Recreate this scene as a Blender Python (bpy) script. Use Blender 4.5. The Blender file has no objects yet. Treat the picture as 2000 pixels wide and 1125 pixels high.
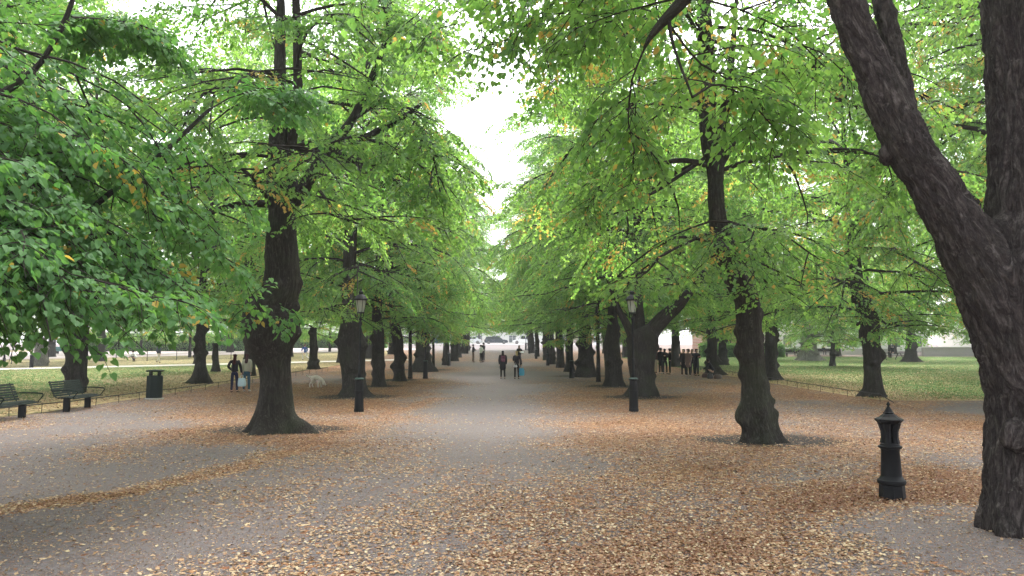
import bpy, bmesh, math, random
import numpy as np
from mathutils import Vector, Matrix, noise as mnoise

random.seed(7)
PI = math.pi
scene = bpy.context.scene
COL = scene.collection

# ------------------------------------------------------------------ camera
FPX = 1455.0
CAMZ = 1.7
cam_d = bpy.data.cameras.new("camera")
cam = bpy.data.objects.new("camera", cam_d)
COL.objects.link(cam)
cam_d.sensor_width = 36.0
cam_d.lens = 36.0 * FPX / 2000.0
cam_d.clip_start = 0.1
cam_d.clip_end = 3000
cam.location = (0, 0, CAMZ)
cam.rotation_euler = (math.radians(90 + 5.086), 0, math.radians(-1.06))
scene.camera = cam
RM = cam.rotation_euler.to_matrix()
RN = np.array(RM)

# ------------------------------------------------------------------ terrain
_gy = np.array([-60, 0, 10, 16, 24, 32, 44, 65, 85, 105, 116, 135, 155, 175, 900.0])
_gz = np.array([0, 0, 0, -.03, -.09, .02, .29, .73, 1.23, 1.94, 2.40, 3.15, 3.85, 4.0, 4.0])
_ty = np.arange(-60, 900, 0.5)
_tz = np.interp(_ty, _gy, _gz)
_k = np.hanning(11); _k /= _k.sum()
_tzp = np.pad(_tz, 5, mode='edge')
_tz = np.convolve(_tzp, _k, mode='valid')


def g(y):
    return float(np.interp(y, _ty, _tz))


def ray(px, py):
    return RM @ Vector(((px - 1000) / FPX, (562.5 - py) / FPX, -1))


def at(px, py):
    """ground point under a photo pixel"""
    d = ray(px, py)
    y = 3.0
    last = None
    while y < 260:
        t = y / d.y
        z = CAMZ + d.z * t
        if z <= g(y):
            return Vector((d.x * t, y, g(y)))
        y += 0.05 + y * 0.002
    t = 155 / d.y
    return Vector((d.x * t, 155, g(155)))


def atd(px, py, Y):
    """point seen at a pixel, at depth Y"""
    d = ray(px, py)
    t = Y / d.y
    return Vector((d.x * t, Y, CAMZ + d.z * t))


# ------------------------------------------------------------------ object helpers
def tag(o, label=None, cat=None, group=None, kind=None):
    if label: o['label'] = label
    if cat: o['category'] = cat
    if group: o['group'] = group
    if kind: o['kind'] = kind
    return o


def thing(name, label, cat, loc=(0, 0, 0), rz=0.0, group=None):
    o = bpy.data.objects.new(name, None)
    o.empty_display_size = 0.3
    COL.objects.link(o)
    o.location = loc
    o.rotation_euler = (0, 0, rz)
    return tag(o, label, cat, group)


def link_mesh(name, me, mats, parent=None):
    o = bpy.data.objects.new(name, me)
    COL.objects.link(o)
    if mats is not None:
        if not isinstance(mats, (list, tuple)): mats = [mats]
        for m in mats: me.materials.append(m)
    if parent is not None: o.parent = parent
    return o


def np_mesh(name, V, faces, smooth=False, matidx=None, attrs=None):
    """V (N,3); faces: list of int arrays, each (M,k). attrs: name -> (type, array)"""
    me = bpy.data.meshes.new(name)
    V = np.asarray(V, dtype=np.float32)
    me.vertices.add(len(V))
    me.vertices.foreach_set('co', V.ravel())
    if not isinstance(faces, list): faces = [faces]
    faces = [np.asarray(f, dtype=np.int32) for f in faces if len(f)]
    nl = sum(f.size for f in faces)
    nf = sum(len(f) for f in faces)
    me.loops.add(nl)
    me.loops.foreach_set('vertex_index', np.concatenate([f.ravel() for f in faces]))
    me.polygons.add(nf)
    tot = np.concatenate([np.full(len(f), f.shape[1], dtype=np.int32) for f in faces])
    st = np.concatenate([[0], np.cumsum(tot)[:-1]]).astype(np.int32)
    me.polygons.foreach_set('loop_start', st)
    me.polygons.foreach_set('loop_total', tot)
    if matidx is not None:
        me.polygons.foreach_set('material_index', np.asarray(matidx, dtype=np.int32))
    me.polygons.foreach_set('use_smooth', np.full(nf, bool(smooth)))
    if attrs:
        for k, (ty, arr) in attrs.items():
            a = me.attributes.new(k, ty, 'POINT')
            arr = np.asarray(arr, dtype=np.float32)
            if ty == 'FLOAT': a.data.foreach_set('value', arr.ravel())
            elif ty == 'FLOAT_VECTOR': a.data.foreach_set('vector', arr.ravel())
            elif ty == 'FLOAT_COLOR': a.data.foreach_set('color', arr.ravel())
    me.update()
    me.validate()
    return me


class MB:
    """collects simple solids into one mesh"""
    def __init__(s): s.bm = bmesh.new()

    def box(s, c, d, rz=0.0, bev=0.0, M=None):
        m = Matrix.Translation(c) @ Matrix.Rotation(rz, 4, 'Z')
        if M is not None: m = m @ M
        m = m @ Matrix.Diagonal((d[0], d[1], d[2], 1))
        r = bmesh.ops.create_cube(s.bm, size=1.0, matrix=m)
        if bev > 0:
            es = set()
            for v in r['verts']:
                for e in v.link_edges: es.add(e)
            bmesh.ops.bevel(s.bm, geom=list(es), offset=bev, segments=1, affect='EDGES')
        return s

    def lathe(s, prof, n=12, c=(0, 0, 0), start=0.0):
        rings = []
        for (r, z) in prof:
            if r <= 1e-5:
                rings.append([s.bm.verts.new((c[0], c[1], c[2] + z))])
            else:
                rings.append([s.bm.verts.new((c[0] + r * math.cos(start + 2 * PI * i / n), c[1] + r * math.sin(start + 2 * PI * i / n), c[2] + z)) for i in range(n)])
        for a, b in zip(rings, rings[1:]):
            for i in range(n):
                j = (i + 1) % n
                if len(a) == 1 and len(b) == 1: continue
                if len(a) == 1: s.bm.faces.new((a[0], b[j], b[i]))
                elif len(b) == 1: s.bm.faces.new((a[i], a[j], b[0]))
                else: s.bm.faces.new((a[i], a[j], b[j], b[i]))
        if len(rings[0]) > 1: s.bm.faces.new(list(reversed(rings[0])))
        if len(rings[-1]) > 1: s.bm.faces.new(rings[-1])
        return s

    def tube(s, pts, rad, n=6):
        pts = [Vector(p) for p in pts]
        if not isinstance(rad, (list, tuple)): rad = [rad] * len(pts)
        prev = None
        rings = []
        for i, p in enumerate(pts):
            d = (pts[min(i + 1, len(pts) - 1)] - pts[max(i - 1, 0)]).normalized()
            if prev is None:
                up = Vector((0, 0, 1)) if abs(d.z) < .9 else Vector((1, 0, 0))
                u = d.cross(up).normalized()
            else:
                u = (prev - d * prev.dot(d)).normalized()
            prev = u
            w = d.cross(u)
            rings.append([s.bm.verts.new(p + (u * math.cos(2 * PI * k / n) + w * math.sin(2 * PI * k / n)) * rad[i]) for k in range(n)])
        for a, b in zip(rings, rings[1:]):
            for k in range(n):
                s.bm.faces.new((a[k], a[(k + 1) % n], b[(k + 1) % n], b[k]))
        s.bm.faces.new(list(reversed(rings[0]))); s.bm.faces.new(rings[-1])
        return s

    def sphere(s, c, r, sc=(1, 1, 1), u=12, v=8):
        bmesh.ops.create_uvsphere(s.bm, u_segments=u, v_segments=v, radius=1.0,
                                  matrix=Matrix.Translation(c) @ Matrix.Diagonal((r * sc[0], r * sc[1], r * sc[2], 1)))
        return s

    def prism(s, poly, x0, x1):
        """poly in (y,z), extruded along x"""
        a = [s.bm.verts.new((x0, p[0], p[1])) for p in poly]
        b = [s.bm.verts.new((x1, p[0], p[1])) for p in poly]
        n = len(poly)
        s.bm.faces.new(a); s.bm.faces.new(list(reversed(b)))
        for i in range(n): s.bm.faces.new((a[i], b[i], b[(i + 1) % n], a[(i + 1) % n]))
        return s

    def build(s, name, mat, parent=None, smooth=False):
        bmesh.ops.recalc_face_normals(s.bm, faces=s.bm.faces[:])
        me = bpy.data.meshes.new(name)
        s.bm.to_mesh(me); s.bm.free()
        if smooth:
            for p in me.polygons: p.use_smooth = True
            try: me.set_sharp_from_angle(angle=math.radians(40))
            except Exception: pass
        return link_mesh(name, me, mat, parent)


# ------------------------------------------------------------------ materials
def new_mat(name):
    m = bpy.data.materials.new(name)
    m.use_nodes = True
    nt = m.node_tree
    nt.nodes.clear()
    out = nt.nodes.new('ShaderNodeOutputMaterial')
    return m, nt, out


class N:
    def __init__(s, nt): s.nt = nt
    def node(s, t, **kw):
        n = s.nt.nodes.new(t)
        for k, v in kw.items(): setattr(n, k, v)
        return n
    def l(s, a, b): s.nt.links.new(a, b)
    def noise(s, vec, scale, detail=4, rough=.6, dist=0.0):
        n = s.node('ShaderNodeTexNoise')
        n.inputs['Scale'].default_value = scale; n.inputs['Detail'].default_value = detail
        n.inputs['Roughness'].default_value = rough; n.inputs['Distortion'].default_value = dist
        if vec is not None: s.l(vec, n.inputs['Vector'])
        return n
    def ramp(s, fac, stops):
        n = s.node('ShaderNodeValToRGB')
        cr = n.color_ramp
        while len(cr.elements) < len(stops): cr.elements.new(.5)
        for e, (p, c) in zip(cr.elements, stops):
            e.position = p; e.color = (*c, 1) if len(c) == 3 else c
        s.l(fac, n.inputs['Fac'])
        return n
    def mix(s, fac, a, b, blend='MIX'):
        n = s.node('ShaderNodeMix', data_type='RGBA', blend_type=blend)
        for sock, v in ((n.inputs[0], fac), (n.inputs[6], a), (n.inputs[7], b)):
            if hasattr(v, 'default_value') or hasattr(v, 'is_output'): s.l(v, sock)
            elif isinstance(v, (int, float)): sock.default_value = v
            else: sock.default_value = (*v, 1)
        return n.outputs[2]
    def math(s, op, a, b=None, clamp=False):
        n = s.node('ShaderNodeMath', operation=op, use_clamp=clamp)
        for sock, v in ((n.inputs[0], a), (n.inputs[1], b)):
            if v is None: continue
            if isinstance(v, (int, float)): sock.default_value = v
            else: s.l(v, sock)
        return n.outputs[0]
    def bump(s, h, strength, dist):
        n = s.node('ShaderNodeBump')
        n.inputs['Strength'].default_value = strength; n.inputs['Distance'].default_value = dist
        s.l(h, n.inputs['Height'])
        return n.outputs[0]
    def bsdf(s, out, col, rough=.8, spec=.3, normal=None, metal=0.0):
        b = s.node('ShaderNodeBsdfPrincipled')
        if hasattr(col, 'is_output'): s.l(col, b.inputs['Base Color'])
        else: b.inputs['Base Color'].default_value = (*col, 1)
        if isinstance(rough, (int, float)): b.inputs['Roughness'].default_value = rough
        else: s.l(rough, b.inputs['Roughness'])
        b.inputs['Specular IOR Level'].default_value = spec
        b.inputs['Metallic'].default_value = metal
        if normal is not None: s.l(normal, b.inputs['Normal'])
        s.l(b.outputs[0], out.inputs[0])
        return b


def painted(name, col, rough=.5, spec=.4, var=.25, scale=12, metal=0.0):
    m, nt, out = new_mat(name)
    n = N(nt)
    tc = n.node('ShaderNodeTexCoord')
    no = n.noise(tc.outputs['Object'], scale, 5, .65)
    c = n.mix(no.outputs['Fac'], tuple(x * (1 - var) for x in col), tuple(min(1, x * (1 + var)) for x in col))
    r = n.math('MULTIPLY_ADD', no.outputs['Fac'], .25)
    n.nt.nodes[-1].inputs[2].default_value = rough - .12
    n.bsdf(out, c, r, spec, n.bump(no.outputs['Fac'], .15, .01), metal)
    return m


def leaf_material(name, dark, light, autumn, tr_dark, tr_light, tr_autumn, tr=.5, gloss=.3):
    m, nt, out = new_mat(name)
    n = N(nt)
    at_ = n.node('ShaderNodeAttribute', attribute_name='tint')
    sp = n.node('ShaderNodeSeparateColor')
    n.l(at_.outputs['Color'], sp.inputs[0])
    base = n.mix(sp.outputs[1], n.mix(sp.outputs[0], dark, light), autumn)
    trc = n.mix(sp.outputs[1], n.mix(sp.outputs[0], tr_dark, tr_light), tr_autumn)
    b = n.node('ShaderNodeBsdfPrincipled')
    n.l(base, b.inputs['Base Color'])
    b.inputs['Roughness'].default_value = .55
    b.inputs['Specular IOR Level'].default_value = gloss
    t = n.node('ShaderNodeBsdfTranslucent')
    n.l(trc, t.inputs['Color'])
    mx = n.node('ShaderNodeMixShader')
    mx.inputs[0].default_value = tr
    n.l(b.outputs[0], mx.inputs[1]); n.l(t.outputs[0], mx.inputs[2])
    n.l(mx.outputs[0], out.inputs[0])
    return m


M = {}
M['leaf'] = leaf_material('linden_leaves', (.050, .115, .048), (.13, .25, .08), (.50, .32, .09),
                          (.15, .38, .06), (.43, .67, .12), (.78, .45, .10), tr=.56, gloss=.35)
M['leaf_near'] = leaf_material('linden_leaves_near', (.080, .172, .066), (.125, .265, .090), (.50, .32, .07),
                               (.10, .28, .05), (.26, .50, .07), (.70, .45, .07), tr=.45, gloss=.15)  # own base tones, less translucent, for the overhanging near tree and the sprig
M['litter'] = leaf_material('dry_fallen_leaves', (.16, .070, .038), (.39, .25, .135), (.54, .44, .28),
                            (.20, .09, .03), (.45, .25, .10), (.55, .42, .16), tr=.15, gloss=.25)


def bark_material(name, c1, c2, c3, scale=14, bump=1.0, green=0.15):
    m, nt, out = new_mat(name)
    n = N(nt)
    a = n.node('ShaderNodeAttribute', attribute_name='bark')
    v = a.outputs['Vector']
    no1 = n.noise(v, scale, 5, .6, .8)
    no2 = n.noise(v, scale * 2.6, 6, .7, .4)
    f1 = n.math('MULTIPLY', n.math('ABSOLUTE', n.math('SUBTRACT', no1.outputs['Fac'], .5)), 5.0, True)
    f2 = n.math('MULTIPLY', n.math('ABSOLUTE', n.math('SUBTRACT', no2.outputs['Fac'], .5)), 5.0, True)
    h = n.math('ADD', n.math('MULTIPLY', f1, .55), n.math('MULTIPLY', f2, .45))
    geo = n.node('ShaderNodeNewGeometry')
    grain = n.noise(geo.outputs['Position'], 45, 4, .7)
    h2 = n.math('ADD', n.math('MULTIPLY', h, .8), n.math('MULTIPLY', grain.outputs['Fac'], .25))
    col = n.ramp(h2, [(.12, c1), (.45, c2), (.95, c3)]).outputs[0]
    big = n.noise(geo.outputs['Position'], 1.6, 3, .6)
    lich = n.noise(geo.outputs['Position'], 6.5, 5, .75)
    lm = n.ramp(lich.outputs['Fac'], [(.60, (0, 0, 0)), (.70, (.5, .5, .5))])
    col = n.mix(lm.outputs[0], col, tuple(min(1, x * 1.25 + .012) for x in c3))
    gm = n.ramp(big.outputs['Fac'], [(.48, (0, 0, 0)), (.72, (green, green, green))])
    col = n.mix(gm.outputs[0], col, (.045, .06, .028))
    n.bsdf(out, col, .92, .12, n.bump(h2, bump, .03))
    return m


M['bark'] = bark_material('linden_bark', (.016, .014, .012), (.044, .039, .034), (.098, .088, .076), 13, .9, .35)
M['bark_hero'] = bark_material('rough_ridged_bark', (.015, .012, .012), (.062, .051, .048), (.17, .150, .140), 13, 1.0, .12)
M['bark_pale'] = bark_material('pale_grey_bark', (.08, .075, .07), (.20, .19, .17), (.34, .32, .29), 9, .8, .2)
M['branch'] = painted('branch_bark', (.028, .023, .019), .9, .1, .3, 20)
M['iron'] = painted('black_cast_iron', (.006, .0065, .008), .6, .18, .35, 30)
M['green_paint'] = painted('dark_green_paint', (.006, .014, .012), .65, .15, .3, 30)
M['rail'] = painted('thin_rail_iron', (.025, .022, .02), .7, .3, .3, 30)
M['copper'] = painted('weathered_copper_green', (.045, .075, .065), .7, .2, .3, 30)
M['concrete'] = painted('pale_concrete', (.40, .38, .36), .9, .2, .12, 4)
M['wood_dark'] = painted('dark_wood', (.03, .024, .02), .7, .3, .3, 20)


def glass_mat():
    m, nt, out = new_mat('lantern_glass')
    n = N(nt)
    a = n.node('ShaderNodeBsdfPrincipled')
    a.inputs['Base Color'].default_value = (.45, .47, .42, 1)
    a.inputs['Roughness'].default_value = .15
    a.inputs['Specular IOR Level'].default_value = .8
    t = n.node('ShaderNodeBsdfTransparent')
    mx = n.node('ShaderNodeMixShader'); mx.inputs[0].default_value = .45
    n.l(a.outputs[0], mx.inputs[1]); n.l(t.outputs[0], mx.inputs[2]); n.l(mx.outputs[0], out.inputs[0])
    return m


M['lantern'] = glass_mat()
M['car_glass'] = painted('dark_car_glass', (.03, .035, .04), .1, .8, .1, 3)

# ------------------------------------------------------------------ world and sun
SUN_EL, SUN_ROT = math.radians(60), math.radians(15)
w = bpy.data.worlds.new("World"); scene.world = w; w.use_nodes = True
wn = w.node_tree; wn.nodes.clear(); n = N(wn)
sky = n.node('ShaderNodeTexSky', sky_type='NISHITA')
sky.sun_disc = False; sky.sun_elevation = SUN_EL; sky.sun_rotation = SUN_ROT
sky.air_density = 1.0; sky.dust_density = 4.0; sky.ozone_density = 1.0
hs = n.node('ShaderNodeHueSaturation'); hs.inputs['Saturation'].default_value = .22
n.l(sky.outputs[0], hs.inputs['Color'])
bg = n.node('ShaderNodeBackground'); bg.inputs['Strength'].default_value = .15
n.l(hs.outputs[0], bg.inputs['Color'])
wo = n.node('ShaderNodeOutputWorld'); n.l(bg.outputs[0], wo.inputs[0])
sd = bpy.data.lights.new("sun", 'SUN'); sd.energy = 0.8; sd.angle = math.radians(50); sd.color = (1, .97, .92)
so = bpy.data.objects.new("sun", sd); COL.objects.link(so)
# direction towards the sun for Nishita: rotation measured from +Y clockwise
sdir = Vector((math.sin(SUN_ROT) * math.cos(SUN_EL), math.cos(SUN_ROT) * math.cos(SUN_EL), math.sin(SUN_EL)))
so.rotation_euler = sdir.to_track_quat('Z', 'Y').to_euler()
so.location = (0, 0, 40)

vs = scene.view_settings
vs.view_transform = 'Standard'; vs.look = 'None'; vs.gamma = 1.0
try: vs.use_curve_mapping = False
except Exception: pass
vs.exposure = 2.45
scene.render.engine = 'CYCLES'
cy = scene.cycles
cy.max_bounces = 10; cy.diffuse_bounces = 6; cy.glossy_bounces = 2; cy.transmission_bounces = 6; cy.transparent_max_bounces = 6
cy.use_denoising = True
try: cy.denoiser = 'OPENIMAGEDENOISE'; cy.denoising_input_passes = 'RGB_ALBEDO_NORMAL'
except Exception: pass
cy.sample_clamp_indirect = 6.0
cy.use_adaptive_sampling = False

# ================================================================== GROUND
LIT = [  # photo pixel, how much of the gravel is covered with fallen leaves
 (0,860,.06),(100,880,.08),(300,830,.12),(150,840,.06),(0,930,.10),(200,950,.12),(400,900,.14),(450,882,.12),(100,910,.1),(300,920,.1),(330,880,.12),
 (60,875,.2),(150,868,.25),(200,876,.5),(260,866,.65),(320,852,.7),(250,850,.3),(380,845,.8),(480,858,.85),(600,862,.75),(440,845,.8),
 (500,770,.75),(650,830,.8),(620,780,.9),(660,760,.95),(760,740,.95),(800,750,.9),(700,790,.95),(800,770,.85),(840,755,.8),(560,760,.9),
 (300,800,.35),(400,800,.7),(200,812,.2),(250,790,.45),(440,815,.8),(350,775,.6),(100,820,.25),(20,830,.4),(430,775,.75),
 (930,800,.10),(900,765,.12),(950,735,.10),(960,850,.22),(850,840,.28),(800,900,.25),(700,950,.2),(620,1000,.16),(500,1050,.18),(740,860,.5),
 (300,1100,.12),(100,1050,.07),(0,1100,.08),(880,1000,.28),(800,1100,.25),(300,1020,.1),(900,900,.22),(700,890,.35),(860,780,.45),(600,930,.2),
 (1000,850,.35),(1030,805,.6),(1000,900,.35),(1100,775,.8),(1200,830,.88),(1150,860,.75),(1300,850,.85),(1350,790,.85),(1300,900,.75),(1100,910,.38),
 (1100,1000,.45),(1000,1000,.4),(1000,950,.35),(1200,1080,.72),(1400,1080,.75),(1050,1080,.55),(950,1110,.45),(1500,935,.45),(1550,935,.3),(1400,910,.75),
 (1250,950,.55),(1400,1000,.5),(1300,1030,.6),(1500,1010,.7),(1600,980,.95),(1700,992,1),(1850,970,1),(1900,1000,.95),(1600,950,.8),(1800,930,.8),(1850,890,.4),
 (1900,900,.3),(1700,880,.6),(1600,850,.6),(1600,820,.5),(1550,790,.35),(1650,800,.4),(1720,820,.6),(1800,812,.75),(1880,798,.22),(1930,830,.9),(1930,800,.2),
 (1780,790,.9),(1600,775,.85),(1450,760,.85),(1400,748,.6),(1330,760,.45),(1250,780,.85),(1800,1050,.16),(1900,1090,.10),(1650,1050,.35),(1700,1110,.25),
 (1500,1100,.6),(1600,1110,.35),(1550,1060,.55),(1100,720,.75),(870,722,.85),(1180,765,.85),(965,712,.12),(940,700,.3),(990,698,.3),(970,690,.35),(970,682,.05),(900,700,.8),(1050,702,.75),
 (1000,760,.12),(1010,730,.12),(600,745,.45),(650,742,.3),(1240,740,.6)]


def gk(x, y):
    """smooth coordinates of the ground plane in which litter is interpolated"""
    return np.stack([x / np.maximum(y, 4) * 4.0, 3.2 * np.log(np.maximum(y, 3))], -1)


_lp = [(at(a, b), c) for a, b, c in LIT]
_lp += [(Vector((sx * 15, yy, 0)), .85) for sx in (-1, 1) for yy in (60, 80, 100)]
_lp += [(Vector((0, yy, 0)), .0) for yy in (118, 140, 200)] + [(Vector((sx * 60, yy, 0)), .1) for sx in (-1, 1) for yy in (120, 200)]
_lp += [(Vector((a, b, 0)), c) for a, b, c in ((-8, 1, .1), (0, 2, .2), (6, 2, .4), (-12, 8, .1), (14, 10, .7), (20, 20, .6), (12, 4, .2))]
LPK = gk(np.array([p.x for p, c in _lp]), np.array([p.y for p, c in _lp]))
LPV = np.array([c for p, c in _lp])
RIDGE = [at(a, b) for a, b in ((-260, 1040), (0, 1003), (100, 985), (250, 965), (350, 943), (450, 918), (520, 895), (600, 872), (680, 842), (760, 808), (850, 778))]
BARE = []   # (x, y, r) bare soil round the trunks, filled in below


def vnoise(x, y, s, seed=0):
    """cheap smooth noise for arrays"""
    r = np.random.RandomState(seed)
    G = r.rand(256, 256)
    u = x * s + 1000.3; v = y * s + 1000.7
    i = np.floor(u).astype(int); j = np.floor(v).astype(int)
    fu = u - i; fv = v - j
    fu = fu * fu * (3 - 2 * fu); fv = fv * fv * (3 - 2 * fv)
    a = G[i % 256, j % 256]; b = G[(i + 1) % 256, j % 256]; c = G[i % 256, (j + 1) % 256]; d = G[(i + 1) % 256, (j + 1) % 256]
    return (a * (1 - fu) + b * fu) * (1 - fv) + (c * (1 - fu) + d * fu) * fv


def fbm(x, y, s, seed=0, o=3):
    t = 0; a = .5; tot = 0
    for k in range(o):
        t = t + a * vnoise(x, y, s * 2 ** k, seed + k); tot += a; a *= .55
    return t / tot


def litter_cover(x, y):
    x = np.asarray(x, float); y = np.asarray(y, float)
    q = gk(x, y)
    out = np.zeros(len(q))
    for i in range(0, len(q), 20000):
        qq = q[i:i + 20000]
        d2 = ((qq[:, None, :] - LPK[None]) ** 2).sum(-1) + .004
        ww = d2 ** -1.7
        out[i:i + 20000] = (ww * LPV).sum(1) / ww.sum(1)
    strip = np.exp(-((x + .15) / (1.1 + .035 * y)) ** 2) * np.clip((y - 9) / 8, 0, 1) * np.clip((75 - y) / 20, 0, 1)
    out = out * (1 - .75 * strip)
    # swept drift line
    for a, b in zip(RIDGE, RIDGE[1:]):
        ab = np.array([b.x - a.x, b.y - a.y]); L = (ab ** 2).sum()
        t = np.clip(((x - a.x) * ab[0] + (y - a.y) * ab[1]) / L, 0, 1)
        dd = np.hypot(x - a.x - t * ab[0], y - a.y - t * ab[1])
        wd = .10 + .024 * y * (.4 + 1.1 * vnoise(x, y, 1.3, 5))
        out = np.maximum(out, (.70 + .25 * vnoise(x, y, 2.1, 6)) * np.exp(-(dd / wd) ** 2))
    out = out + (fbm(x, y, .9, 11) - .5) * .55 * np.clip(out * 4 * (1.15 - out), 0, 1)
    for (bx, by, br) in BARE:
        dd = np.hypot((x - bx) / 1.25, (y - by))
        out = out * np.clip((dd - br * .75) / (br * .6), .25, 1)
    return np.clip(out, 0, 1)


def bare_soil(x, y):
    o = np.zeros(len(x))
    for (bx, by, br) in BARE:
        if bx == 5.1: continue
        dd = np.hypot((x - bx) / 1.25, (y - by))
        o = np.maximum(o, np.clip((1.9 - dd / br) * 1.3 + (vnoise(x, y, 2.2, 15) - .5) * .7, 0, 1))
    return o


def axis(parts):
    a = []
    for lo, hi, st in parts: a += list(np.arange(lo, hi - 1e-6, st))
    a.append(parts[-1][1])
    return np.array(sorted(set(np.round(a, 4))))


BARE += [(*at(540, 838).xy, 1.15), (*at(1490, 860).xy, .95), (5.1, 7.2, 1.3), (*at(690, 775).xy, 1.2), (*at(1255, 776).xy, 1.1),
         (*at(740, 754).xy, .8), (*at(778, 742).xy, .8), (*at(828, 722).xy, 1.4), (*at(1200, 755).xy, .9), (*at(1140, 735).xy, 1.0)]
XS = axis([(-400, -100, 30), (-100, -40, 5), (-40, -16, 1), (-16, 16, .2), (16, 40, 1), (40, 100, 5), (100, 400, 30)])
YS = axis([(-60, 0, 6), (0, 4, .5), (4, 20, .16), (20, 45, .4), (45, 180, 1.5), (180, 900, 40)])
GX, GY = np.meshgrid(XS, YS)
gx, gy = GX.ravel(), GY.ravel()
gz = np.interp(gy, _ty, _tz) + (fbm(gx, gy, .35, 3) - .5) * .05 * (np.abs(gy) < 200)
nx, ny = len(XS), len(YS)
idx = np.arange(nx * ny).reshape(ny, nx)
quads = np.stack([idx[:-1, :-1], idx[:-1, 1:], idx[1:, 1:], idx[1:, :-1]], -1).reshape(-1, 4)
gcov = litter_cover(gx, gy)
gsoil = bare_soil(gx, gy)


def leafy_color(n, pos, cov_socket, base, scale, fade=1.0):
    """scatter of leaf-like flecks over a base colour, in world units"""
    vo = n.node('ShaderNodeTexVoronoi', feature='F1'); vo.inputs['Scale'].default_value = scale
    warp = n.noise(pos, 9, 2, .5)
    wv = n.node('ShaderNodeVectorMath', operation='MULTIPLY_ADD')
    n.l(warp.outputs['Color'], wv.inputs[0]); wv.inputs[1].default_value = (.09, .09, .09); n.l(pos, wv.inputs[2])
    n.l(wv.outputs[0], vo.inputs['Vector'])
    sp = n.node('ShaderNodeSeparateColor'); n.l(vo.outputs['Color'], sp.inputs[0])
    on = n.math('LESS_THAN', sp.outputs[0], cov_socket)
    inside = n.math('LESS_THAN', vo.outputs['Distance'], n.math('MULTIPLY_ADD', cov_socket, .35))
    n.nt.nodes[-2 if False else -1]
    leafc = n.ramp(sp.outputs[1], [(0, (.09, .04, .022)), (.35, (.20, .085, .042)), (.7, (.29, .145, .07)), (.92, (.38, .23, .12)), (1, (.52, .40, .25))]).outputs[0]
    return on, leafc, vo


def ground_material():
    m, nt, out = new_mat('gravel_with_litter')
    n = N(nt)
    geo = n.node('ShaderNodeNewGeometry'); P = geo.outputs['Position']
    cov = n.node('ShaderNodeAttribute', attribute_name='cover').outputs['Fac']
    soil = n.node('ShaderNodeAttribute', attribute_name='soil').outputs['Fac']
    big = n.noise(P, .35, 4, .6)
    fine = n.noise(P, 60, 4, .8)
    vor = n.node('ShaderNodeTexVoronoi', feature='F1'); vor.inputs['Scale'].default_value = 34; n.l(P, vor.inputs['Vector'])
    vs_ = n.node('ShaderNodeSeparateColor'); n.l(vor.outputs['Color'], vs_.inputs[0])
    grav = n.mix(big.outputs['Fac'], (.168, .152, .150), (.258, .237, .233))
    grav = n.mix(n.math('MULTIPLY', n.math('POWER', vs_.outputs[0], 2.5), .8), grav, (.42, .37, .36))
    grav = n.mix(n.math('MULTIPLY', n.math('LESS_THAN', vs_.outputs[1], .12), .55), grav, (.30, .19, .13))
    grav = n.mix(n.math('MULTIPLY', fine.outputs['Fac'], .7), (.06, .05, .05), grav)
    grav = n.mix(n.math('MULTIPLY', soil, .9), grav, (.020, .016, .014))
    cv2 = n.math('MULTIPLY', n.math('MULTIPLY', cov, cov), .95)
    on1, lc1, v1 = leafy_color(n, P, cv2, None, 17)
    on2, lc2, v2 = leafy_color(n, P, n.math('MULTIPLY', cv2, .75), None, 23)
    c = n.mix(on2, grav, lc2)
    c = n.mix(on1, c, lc1)
    h = n.math('ADD', n.math('MULTIPLY', fine.outputs['Fac'], .25), n.math('MULTIPLY', on1, n.math('SUBTRACT', 1.0, v1.outputs['Distance'])))
    n.bsdf(out, c, .95, .12, n.bump(h, .7, .012))
    return m


M['ground'] = ground_material()
ground = link_mesh('ground', np_mesh('ground', np.stack([gx, gy, gz], -1), quads, True,
                   attrs={'cover': ('FLOAT', gcov), 'soil': ('FLOAT', gsoil)}), M['ground'])
tag(ground, 'mauve grey gravel of the avenue strewn with fallen leaves', 'ground', kind='structure')


def lawn_material():
    m, nt, out = new_mat('mown_grass')
    n = N(nt)
    geo = n.node('ShaderNodeNewGeometry'); P = geo.outputs['Position']
    cov = n.node('ShaderNodeAttribute', attribute_name='cover').outputs['Fac']
    soil = n.node('ShaderNodeAttribute', attribute_name='soil').outputs['Fac']
    a = n.noise(P, .5, 4, .6); b = n.noise(P, 25, 4, .8)
    c = n.mix(a.outputs['Fac'], (.060, .125, .030), (.13, .21, .055))
    c = n.mix(n.math('MULTIPLY', b.outputs['Fac'], .6), c, (.04, .08, .018))
    worn = n.noise(P, 3, 4, .7)
    wf = n.math('MULTIPLY', n.math('GREATER_THAN', n.math('ADD', soil, n.math('MULTIPLY', worn.outputs['Fac'], .6)), .75), .85)
    c = n.mix(wf, c, (.17, .145, .075))
    on1, lc1, v1 = leafy_color(n, P, cov, None, 8)
    c = n.mix(on1, c, n.mix(.35, lc1, (.62, .56, .30)))
    n.bsdf(out, c, .95, .1, n.bump(b.outputs['Fac'], .8, .05))
    return m


M['lawn'] = lawn_material()


def lawn(x0, x1, yfun, label, cover_fun):
    cx = gx[quads].mean(1); cyy = gy[quads].mean(1)
    sel = (cx > x0) & (cx < x1) & yfun(cx, cyy)
    q = quads[sel]
    us, inv = np.unique(q, return_inverse=True)
    q = inv.reshape(-1, 4)
    x, y, z = gx[us], gy[us], gz[us] + .012
    cv, so_ = cover_fun(x, y)
    o = link_mesh('lawn', np_mesh('lawn', np.stack([x, y, z], -1), q, True,
                  attrs={'cover': ('FLOAT', cv), 'soil': ('FLOAT', so_)}), M['lawn'])
    return tag(o, label, 'lawn', kind='structure')


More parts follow.
